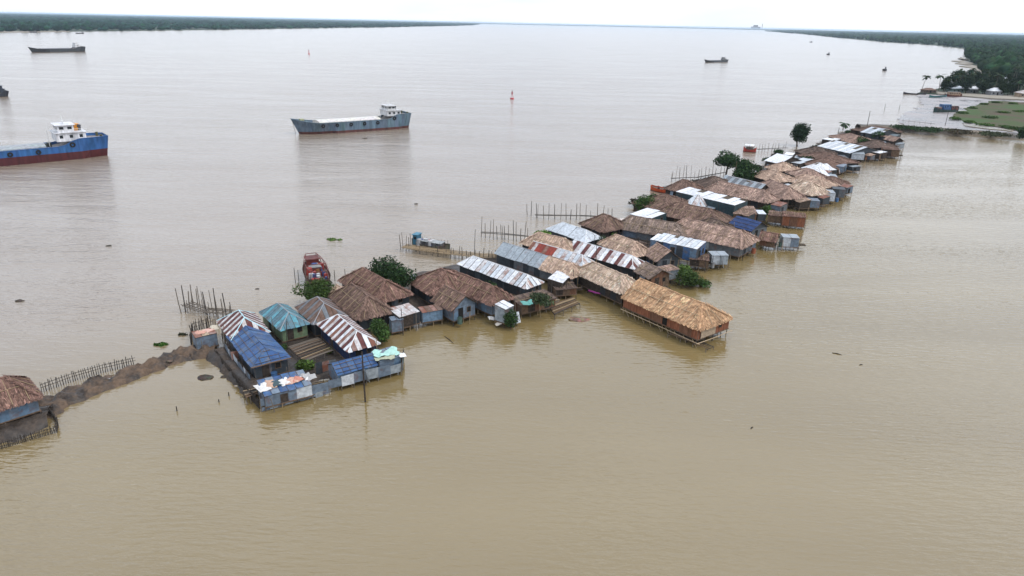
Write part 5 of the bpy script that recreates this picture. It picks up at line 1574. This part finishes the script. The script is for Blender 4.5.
def wooden_boat(label, stern, bow, beam, hullc, cabins, L=None, canopy=None, zd=1.2, sheer=1.0, name='wooden_boat', rails=None, clutter=0, seed=1, frame=None):
    a, b_ = at(*stern), at(*bow); d = (b_ - a).normalized()
    if L is None: L = (b_ - a).length
    c = (a + b_) / 2
    root = empty(name, (c.x, c.y, 0), math.atan2(d.y, d.x)); tag(root, label, 'boat')
    NS = 20; st = []
    for k in range(NS + 1):
        t = k / NS * 2 - 1
        w = beam / 2 * max(.04, (1 - abs(t) ** 2.6)) ** .8
        if t < 0: w = max(w, beam / 2 * .45 * (1 + t * .25))
        st.append((t * L / 2, w, zd + sheer * abs(t) ** 2.4))
    m = MB()
    for k in range(NS):
        p, q = st[k], st[k + 1]
        for sg in (-1, 1):
            for (z0, f0, z1, f1, cc) in ((-.6, .55, .25, .85, [x * .35 for x in hullc]), (.25, .85, None, 1.0, hullc)):
                za, zb = (p[2], q[2]) if z1 is None else (z1, z1)
                f = [(p[0] * (.93 if z1 else .985), sg * p[1] * f0, z0), (q[0] * (.93 if z1 else .985), sg * q[1] * f0, z0), (q[0], sg * q[1] * f1, zb), (p[0], sg * p[1] * f1, za)]
                m.face(f if sg < 0 else f[::-1], [x * random.uniform(.85, 1.15) for x in cc])
    p = st[0]; m.face([(p[0], p[1], p[2]), (p[0], -p[1], p[2]), (p[0], -p[1] * .6, -.5), (p[0], p[1] * .6, -.5)][::-1], hullc)
    m.build('hull', 'paint', root)
    m = MB()
    for k in range(NS):
        p, q = st[k], st[k + 1]
        m.face([(p[0], -p[1] * .96, p[2] - .3), (q[0], -q[1] * .96, q[2] - .3), (q[0], q[1] * .96, q[2] - .3), (p[0], p[1] * .96, p[2] - .3)], (.11, .08, .06))
    m.build('deck', 'paint', root)
    for (x0, x1, w, h, cc, rc) in cabins:
        cb = paint_box('cabin', (x0 * L, -w / 2 * beam, zd - .35), (x1 * L, w / 2 * beam, zd + h), cc, root)
        paint_box('cabin_roof', (x0 * L - .15, -w / 2 * beam - .15, zd + h), (x1 * L + .15, w / 2 * beam + .15, zd + h + .1), rc, cb)
        for sg in (-1, 1):
            n = max(1, int((x1 - x0) * L / 1.3))
            for k in range(n):
                xx = (x0 + (x1 - x0) * (k + .5) / n) * L; y0, y1 = sorted((sg * w / 2 * beam, sg * (w / 2 * beam + .03)))
                mm = MB(); mm.box((xx - .25, y0, zd + h * .45), (xx + .25, y1, zd + h * .8)); mm.build('window', 'glass_dark', cb)
    if canopy:
        x0, x1, h, cc = canopy
        m = MB(); n = 6; w = beam * .48
        for k in range(n):
            y0, y1 = -w + 2 * w * k / n, -w + 2 * w * (k + 1) / n
            f = lambda y: zd + h + .35 * (1 - (y / w) ** 2)
            m.prism([(x0 * L, y0, f(y0)), (x1 * L, y0, f(y0)), (x1 * L, y1, f(y1)), (x0 * L, y1, f(y1))], (0, 0, -.06), cc)
        m.build('canopy', 'paint', root)
        for x in (x0, (x0 + x1) / 2, x1):
            for sg in (-1, 1):
                pole('canopy_post', (x * L, sg * w * .96, zd - .4), (x * L, sg * w * .96, zd + h), .05, 'timber', root, straight=True)
    if rails:
        for k in range(2, NS - 1, 2):
            p = st[k]
            for sg in (-1, 1): pole('rail_post', (p[0], sg * p[1] * .95, p[2] - .3), (p[0], sg * p[1] * .95, p[2] + rails), .05, 'timber_dark', root)
    if frame:
        for k in range(2, NS - 1, 2):
            p = st[k]; z1 = p[2] + 1.3
            for sg in (-1, 1):
                m = MB(); m.tube((p[0], sg * p[1] * .95, p[2] - .3), (p[0], sg * p[1] * .8, z1), .06, .05, 5, frame); m.build('frame_post', 'paint', root)
            if k % 4 == 2:
                m = MB(); m.tube((p[0], -p[1] * .8, z1), (p[0], p[1] * .8, z1), .06, .06, 5, frame); m.build('frame_beam', 'paint', root)
        for sg in (-1, 1):
            m = MB(); m.path([Vector((st[k][0], sg * st[k][1] * .8, st[k][2] + 1.3)) for k in range(2, NS - 1, 2)], [.06] * 9, 5, frame); m.build('frame_rail', 'paint', root)
    rr = random.Random(seed)
    for k in range(clutter):
        x, y = rr.uniform(-.35, .4) * L, rr.uniform(-.3, .3) * beam; cc = rr.choice([(.3, .04, .03), (.4, .4, .4), (.05, .08, .2), (.25, .12, .04), (.05, .05, .05)])
        s_ = rr.uniform(.25, .6)
        m = MB(); m.tube((x, y, zd - .35), (x, y, zd + rr.uniform(.2, .9)), s_, s_ * .85, 8, cc); m.build('barrel', 'paint', root)
    return root
wooden_boat('red wooden fishing trawler seen end on beyond the wide bush', (311, 270), (324, 295), 4.0, (.06, .03, .022), [(-.40, -.25, .5, 1.25, (.13, .028, .022), (.11, .025, .02)), (-.15, -.04, .4, .6, (.10, .025, .022), (.24, .24, .23))], L=12.0, zd=1.7, sheer=.7, rails=None, clutter=26, seed=4, frame=(.13, .032, .026))
wooden_boat('blue cabined wooden boat moored at the end of bamboo jetty', (413, 246), (450, 252), 2.5, (.13, .12, .09), [(-.44, -.32, .6, 1.5, (.035, .13, .20), (.05, .17, .25)), (-.2, .3, .6, .5, (.12, .12, .12), (.26, .27, .27))], zd=1.0, sheer=.6, rails=.7, clutter=12, seed=6)
wooden_boat('bright orange boat at river edge behind brown thatch', (651, 190), (672, 194), 2.6, (.5, .08, .02), [(.15, .35, .7, .6, (.06, .06, .05), (.1, .1, .09))], zd=1.0, sheer=.35, clutter=2, seed=7)
wooden_boat('red hulled boat with white canopy on the river by far jetty', (743, 151.5), (756, 152.5), 2.0, (.36, .05, .035), [(-.3, .25, .6, .8, (.12, .10, .08), (.2, .15, .12))], canopy=(-.4, .3, 1.4, (.72, .72, .72)), zd=.9, sheer=.9)
wooden_boat('colourful wooden trawler stranded on the mud flat', (957, 112), (933, 112.5), 4.5, (.03, .055, .05), [(-.1, .2, .7, 2.6, (.05, .11, .24), (.09, .16, .28)), (-.4, -.15, .7, 1.8, (.16, .06, .05), (.22, .2, .18)), (.25, .4, .5, 1.3, (.28, .15, .13), (.4, .36, .33))], zd=1.5, sheer=1.3, rails=1.1, clutter=8, seed=9)
wooden_boat('long dark canoe at the tip of the palm point', (926, 95), (903, 94), 2.6, (.05, .045, .045), [], zd=.7, sheer=.8, name='canoe')
wooden_boat('teal canoe pulled up below the trees of palm point', (946, 97), (929, 97.5), 2.4, (.04, .14, .15), [], zd=.8, sheer=.8, name='canoe')
wooden_boat('orange and red houseboat beached before the green roofed house', (961, 97), (944, 96.5), 4.5, (.13, .04, .03), [(-.35, .3, .75, 1.9, (.34, .22, .14), (.2, .17, .14))], zd=1.1, sheer=1.0)

# river buoy
p = at(512, 99); b0 = empty('channel_buoy', p); tag(b0, 'small red channel buoy floating alone in open river', 'buoy')
m = MB(); m.tube((0, 0, -.6), (0, 0, .7), 1.5, 1.4, 12, (.5, .03, .05)); m.build('float', 'paint', b0)
m = MB()
for k in range(4):
    a = k * math.pi / 2; m.tube((math.cos(a), math.sin(a), .7), (.25 * math.cos(a), .25 * math.sin(a), 4.0), .1, .08, 5, (.5, .03, .05))
m.build('tower', 'paint', b0)
m = MB(); m.tube((0, 0, 3.2), (0, 0, 5.0), .55, .45, 8, (.35, .02, .04)); m.tube((0, 0, 5.0), (0, 0, 6.2), .15, .12, 6, (.1, .02, .02)); m.build('lantern', 'paint', b0)
p = at(309, 54); b1 = copy_tree(b0); b1.location = p; b1['label'] = 'faint tiny channel buoy near the far bank tree belt'; b1.scale = (.9, .9, .9)
b0['group'] = b1['group'] = 'channel buoys'; b0.scale = (.75, .75, .8)
# ================================================================ right bank: trees, palms, houses
def bank_house(label, px, py, w, d, h, wallc, roofm, rz=.1, rise=1.6):
    p = at(px, py, .8); root = empty('village_house', (p.x, p.y, .8), rz); tag(root, label, 'house')
    m = MB(); m.box((-w / 2, -d / 2, -.3), (w / 2, d / 2, h), wallc); wl_ = m.build('wall', 'paint', root)
    fcs, ridge = roof_faces(w + 1.2, d + 1.2, h, rise, 'hip', (d + 1.2) * .45, (d + 1.2) * .45)
    rb_ = MB()
    for fc in fcs:
        pts = [fc.p(0, 0), fc.p(fc.U, 0)] + ([fc.p(fc.U - fc.b, fc.V), fc.p(fc.a, fc.V)] if fc.U - fc.a - fc.b > .02 else [fc.p(fc.a, fc.V)])
        rb_.prism(pts, -fc.n * .1, (1, 1, 1), [(0, 0)] * len(pts))
    rb_.build('roof', roofm, root)
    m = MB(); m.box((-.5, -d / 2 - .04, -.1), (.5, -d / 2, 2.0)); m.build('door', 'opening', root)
    for x in (-w * .32, w * .32):
        m = MB(); m.box((x - .5, -d / 2 - .04, .9), (x + .5, -d / 2, 1.9)); m.build('window', 'glass_dark', root)
    return root
bank_house('pale green roofed house behind the orange houseboat', 955, 92.5, 9, 6, 3.0, (.10, .14, .13), 'tin_pale', .1, 1.6)
bank_house('white roofed house among palms, middle one of three', 972, 93, 6, 5, 2.8, (.15, .15, .15), 'tin_white', -.1, 2.0)
bank_house('white roofed house with wide eaves, rightmost of three', 994, 95, 8.5, 6, 2.8, (.25, .25, .26), 'tin_white', .05, 2.0)
bank_house('brown hut half cut by the right edge', 1023, 97, 8, 6, 2.6, (.35, .26, .18), 'tin_streaked', 0, 1.8)
bank_house('small grey roofed house in clearing behind the palms', 1003, 83, 10, 8, 3, (.4, .4, .4), 'tin_pale', .2, 2.0)
bank_house('small dark thatch coloured hut at the tip of palm point', 928, 92.5, 8, 5, 1.8, (.10, .07, .05), 'tin_umber', .1, 1.3)
palm('lone tall coconut palm leaning at tip of the point', (921, 92.5), 10.5, 3.4, 18, (1.6, 0), 60, color=(.022, .036, .016), parts=True)
# crowns shared between look-alikes
def proto_tree(seed, r, h, z0, n, leaf, color, lobes):
    P, C = leaf_cloud(rand_lobes(r, h, z0, lobes, seed), n, leaf, color)
    cm = quad_mesh('crown', P, C, 'leaf')
    tb = MB(); tb.path([Vector((0, 0, -.6)), Vector((.2, .1, z0)), Vector((.1, 0, z0 + h * .5))], [.4, .3, .15], 6)
    return cm, tb.mesh('trunk', 'bark')
protos = [proto_tree(70 + k, random.uniform(4.2, 5.4), random.uniform(7, 9), 1.2, 1300, .5, [(.014, .026, .011), (.016, .03, .016), (0.02, 0.034, 0.013), (0.026, 0.04, 0.016)][k], 11) for k in range(4)]
palm_src = None
spots = []
rr = random.Random(5)
# front rank from the point to the right edge, then ranks behind it
for x in list(range(938, 1046, 4)) + [962, 981, 985]:
    y = 91.5 + max(0, (x - 940)) * .055
    if not any(abs(x - q) < 3 for q in (955, 972, 994)):
        spots.append((x + rr.uniform(-1.5, 1.5), y + rr.uniform(-1.2, .8), rr.uniform(.75, 1.05)))
for k in range(150):
    x = rr.uniform(940, 1060); y0 = 90 - (x - 940) * .0
    y = rr.uniform(79.5 if x < 1000 else 74, 90.5)
    if x < 985 and y < 90 - (x - 938) * .24: continue
    if 985 < x < 1012 and y < 86: continue
    spots.append((x, y, rr.uniform(.75, 1.15)))
for k in range(60):
    x = rr.uniform(972, 1060); y = rr.uniform(56, 73)
    if x < 1003 and y > 58 + (x - 968) * .32: continue
    spots.append((x, y, rr.uniform(.9, 1.3)))
spots.sort(key=lambda q: -q[1])
GT = 'bank trees behind the village houses'
for i, (x, y, s_) in enumerate(spots):
    p = at(x, y, .7)
    if i % 4 == 2:
        if palm_src is None:
            palm_src = palm('coconut palm in the crowded grove on the right bank', (x, y), 10.0, 4.0, 14, (.8, .3), 61, 'coconut palms of the grove', (.022, .038, .016), .7, parts=False)
        else:
            c = copy_tree(palm_src); c.location = p; c.rotation_euler = (0, 0, rr.uniform(0, 6.28)); q = s_ * rr.uniform(.85, 1.15); c.scale = (q, q, q)
    else:
        cm, tm = protos[rr.randrange(4)]
        t = empty('broadleaf_tree', (p.x, p.y, .7), rr.uniform(0, 6.28)); t.scale = (s_, s_, s_ * rr.uniform(.85, 1.15))
        tag(t, 'dark leafy tree in the crowded grove on the right bank', 'tree', GT)
        link_mesh('crown', cm, t); link_mesh('trunk', tm, t)
bush('light green clearing scrub behind the grove', (996, 84), 9, 2.2, 900, .6, (.07, .11, .03), 80, zb=.7, lobes=12)
bush('pale green scrub at the cove beach', (988, 78), 9, 2.0, 900, .6, (.06, .09, .03), 81, zb=.7, lobes=12)

g_ = 'low green tufts around the field'
rr = random.Random(8)
for k, (x, y) in enumerate([(955, 119), (962, 113.5), (972, 108.5), (983, 104.5), (996, 103), (1012, 104), (968, 122.5), (985, 125.5), (1005, 127.5), (1016, 129.5), (1020, 112), (1003, 113), (990, 118)]):
    bush('low green tuft of grass at the edge of the brown green field', (x, y), rr.uniform(3, 6), .7, 420, .4, rr.choice([(.04, .08, .016), (.05, .095, .02), (.035, .065, .016)]), 100 + k, zb=.35, name='grass_tuft', cat='grass tuft', group=g_)
wf = PA([(962, 124.2), (985, 127.5), (1005, 130), (1014, 131), (1012, 132.2), (990, 130), (965, 126.5)])
sheet('flooded_furrow', wobble(wf, .3, 4, 4), .5, 'water', .1)

# ================================================================ driftage
def mat_of_leaves(label, px, py, r, n, color, leaf=.18, name='water_hyacinth', h=.25, sx=1.6, rz=.3):
    p = at(px, py); lob = [(random.uniform(-1, 1) * r * sx, random.uniform(-.5, .5) * r, .02, r * .6, r * .5, h) for _ in range(7)]
    P, C = leaf_cloud(lob, n, leaf, color)
    o = link_mesh(name, quad_mesh(name, P, C, 'leaf'))
    o.location = p; o.rotation_euler = (0, 0, rz)
    return tag(o, label, 'floating plants')
mat_of_leaves('bright green raft of water hyacinth beyond the red boat', 332, 240, .9, 500, (.09, .15, .04))
mat_of_leaves('bright green clump of water hyacinth near the causeway', 161, 345, .45, 350, (.05, .12, .02))
mat_of_leaves('small dark leaf clump floating by the fish pen', 183, 335, .3, 120, (.05, .05, .03))
def clod(label, px, py, r, c=(.06, .05, .04), name='mud_clod', sz=.45, cat='clod', group=None, seed=1):
    V0, F0 = ICO2; rr_ = np.random.default_rng(seed)
    v = V0 * rr_.uniform(.75, 1.2, (len(V0), 1)) * np.array([r * 1.5, r, r * sz])
    m = MB()
    for f in F0: m.face([v[i] for i in f], [q * random.uniform(.8, 1.2) for q in c])
    o = m.build(name, 'stone'); o.location = at(px, py)
    return tag(o, label, cat, group)
clod('dark lump of weed drifting on river far left', 19.5, 301, .45)
clod('dark mud clod in the water beside first compound', 206, 377.5, .7, sz=.3, seed=3)
clod('small dark mud clod nearest the first compound edge', 224, 377, .3, seed=4)
clod('dark floating speck beyond the fish pen', 257, 289, .25, seed=5)
clod('dark drifting clump far out left of the jetties', 416, 204, .35, seed=6)
clod('tiny dark clump adrift below the left blue ship', 109, 246, .4, seed=7)
clod('dark clump adrift before the midstream ship bow', 365, 138.5, .8, seed=8, sz=.3)
clod('brown heap of wreckage in water below the mossy walkway', 578, 319, 1.0, (.2, .13, .09), 'driftwood_heap', .25, 'driftwood', seed=9)
def drift(label, px, py, L, rz, r=.06):
    b = MB(); b.path([Vector((-L / 2, 0, .0)), Vector((0, .05, .05)), Vector((L / 2, 0, .02))], [r, r * 1.1, r * .5], 6)
    o = b.build('driftwood_stick', 'timber_dark'); o.location = at(px, py); o.rotation_euler = (0, 0, rz)
    return tag(o, label, 'driftwood')
drift('thin brown stick floating on calm water right of golden hall', 837, 354, 1.2, -.5)
drift('short dark twig floating in the middle of calm water', 752, 428, .5, .8)
drift('thin stick floating below the red hulled canopy boat', 861, 365, .5, .3)
drift('slanting bamboo stick in water before small gabled hut', 449, 340, 2.6, -1.0)
for k, (x, y) in enumerate([(150, 362), (120, 372), (95, 381), (78, 386), (108, 379), (180, 357), (60, 399), (170, 361), (232, 372), (238, 380), (245, 388), (236, 386)]):
    z = .45
    c = clod('pale broken clod lying on the mud causeway' if k < 8 else 'broken clod on muddy left edge of first compound', x, y, random.uniform(.12, .3), random.choice([(.35, .3, .25), (.12, .09, .07), (.4, .38, .36)]), 'rubble_stone', .5, 'stone', 'rubble on the causeway' if k < 8 else 'rubble at the compound edge', seed=40 + k)
    c.location = at(x, y, z)

# satellite dish
p = at(414, 297); ds = empty('satellite_dish', (p.x, p.y, 0)); tag(ds, 'small pale satellite dish on a pole between thatched roofs', 'dish')
pole('mast', (0, 0, .3), (0, 0, 3.2), .04, 'bamboo_grey', ds, straight=True)
m = MB(); n = 14
tilt = Matrix.Translation((0, 0, 3.3)) @ Matrix.Rotation(R(55), 4, 'X')
for k in range(n):
    a0, a1 = 6.283 * k / n, 6.283 * (k + 1) / n
    q = lambda a, r: tilt @ Vector((r * math.cos(a), r * math.sin(a), r * r * .5))
    m.face([q(a0, 0), q(a0, .3), q(a1, .3)], (.42, .45, .48)); m.face([q(a0, .3), q(a0, .45), q(a1, .45), q(a1, .3)], (.42, .45, .48))
m.build('reflector', 'paint', ds)

# distant plant on the horizon
p = Vector((5600, 17200, 6)); pw = empty('power_plant', p); tag(pw, 'faint block shaped plant standing on the horizon', 'building')
m = MB(); m.box((-110, -40, -8), (90, 40, 60), (.45, .47, .5)); m.build('hall', 'paint', pw)
m = MB(); m.box((-60, -30, 60), (30, 30, 95), (.45, .47, .5)); m.build('boiler_house', 'paint', pw)
m = MB(); m.tube((140, 0, -8), (140, 0, 130), 9, 6, 10, (.5, .5, .5)); m.build('chimney', 'paint', pw)

# ================================================================ air
b = MB(); b.box((-46000, -400, -2), (46000, 61000, 44.0))
hz_ = bpy.data.meshes.new('haze'); hz_.from_pydata(b.v, [], b.f)
hm = bpy.data.materials.new('haze_air'); hm.use_nodes = True
t = hm.node_tree; t.nodes.clear()
ho = N(t, 'ShaderNodeOutputMaterial'); pv = N(t, 'ShaderNodeVolumePrincipled')
pv.inputs['Color'].default_value = (.66, .82, .97, 1); pv.inputs['Density'].default_value = 4.5e-5; pv.inputs['Anisotropy'].default_value = 0.0
link(t, pv.outputs[0], ho.inputs['Volume'])
hz_.materials.append(hm)
tag(link_mesh('haze', hz_), kind='stuff', label='pale even air over the whole river', cat='haze')
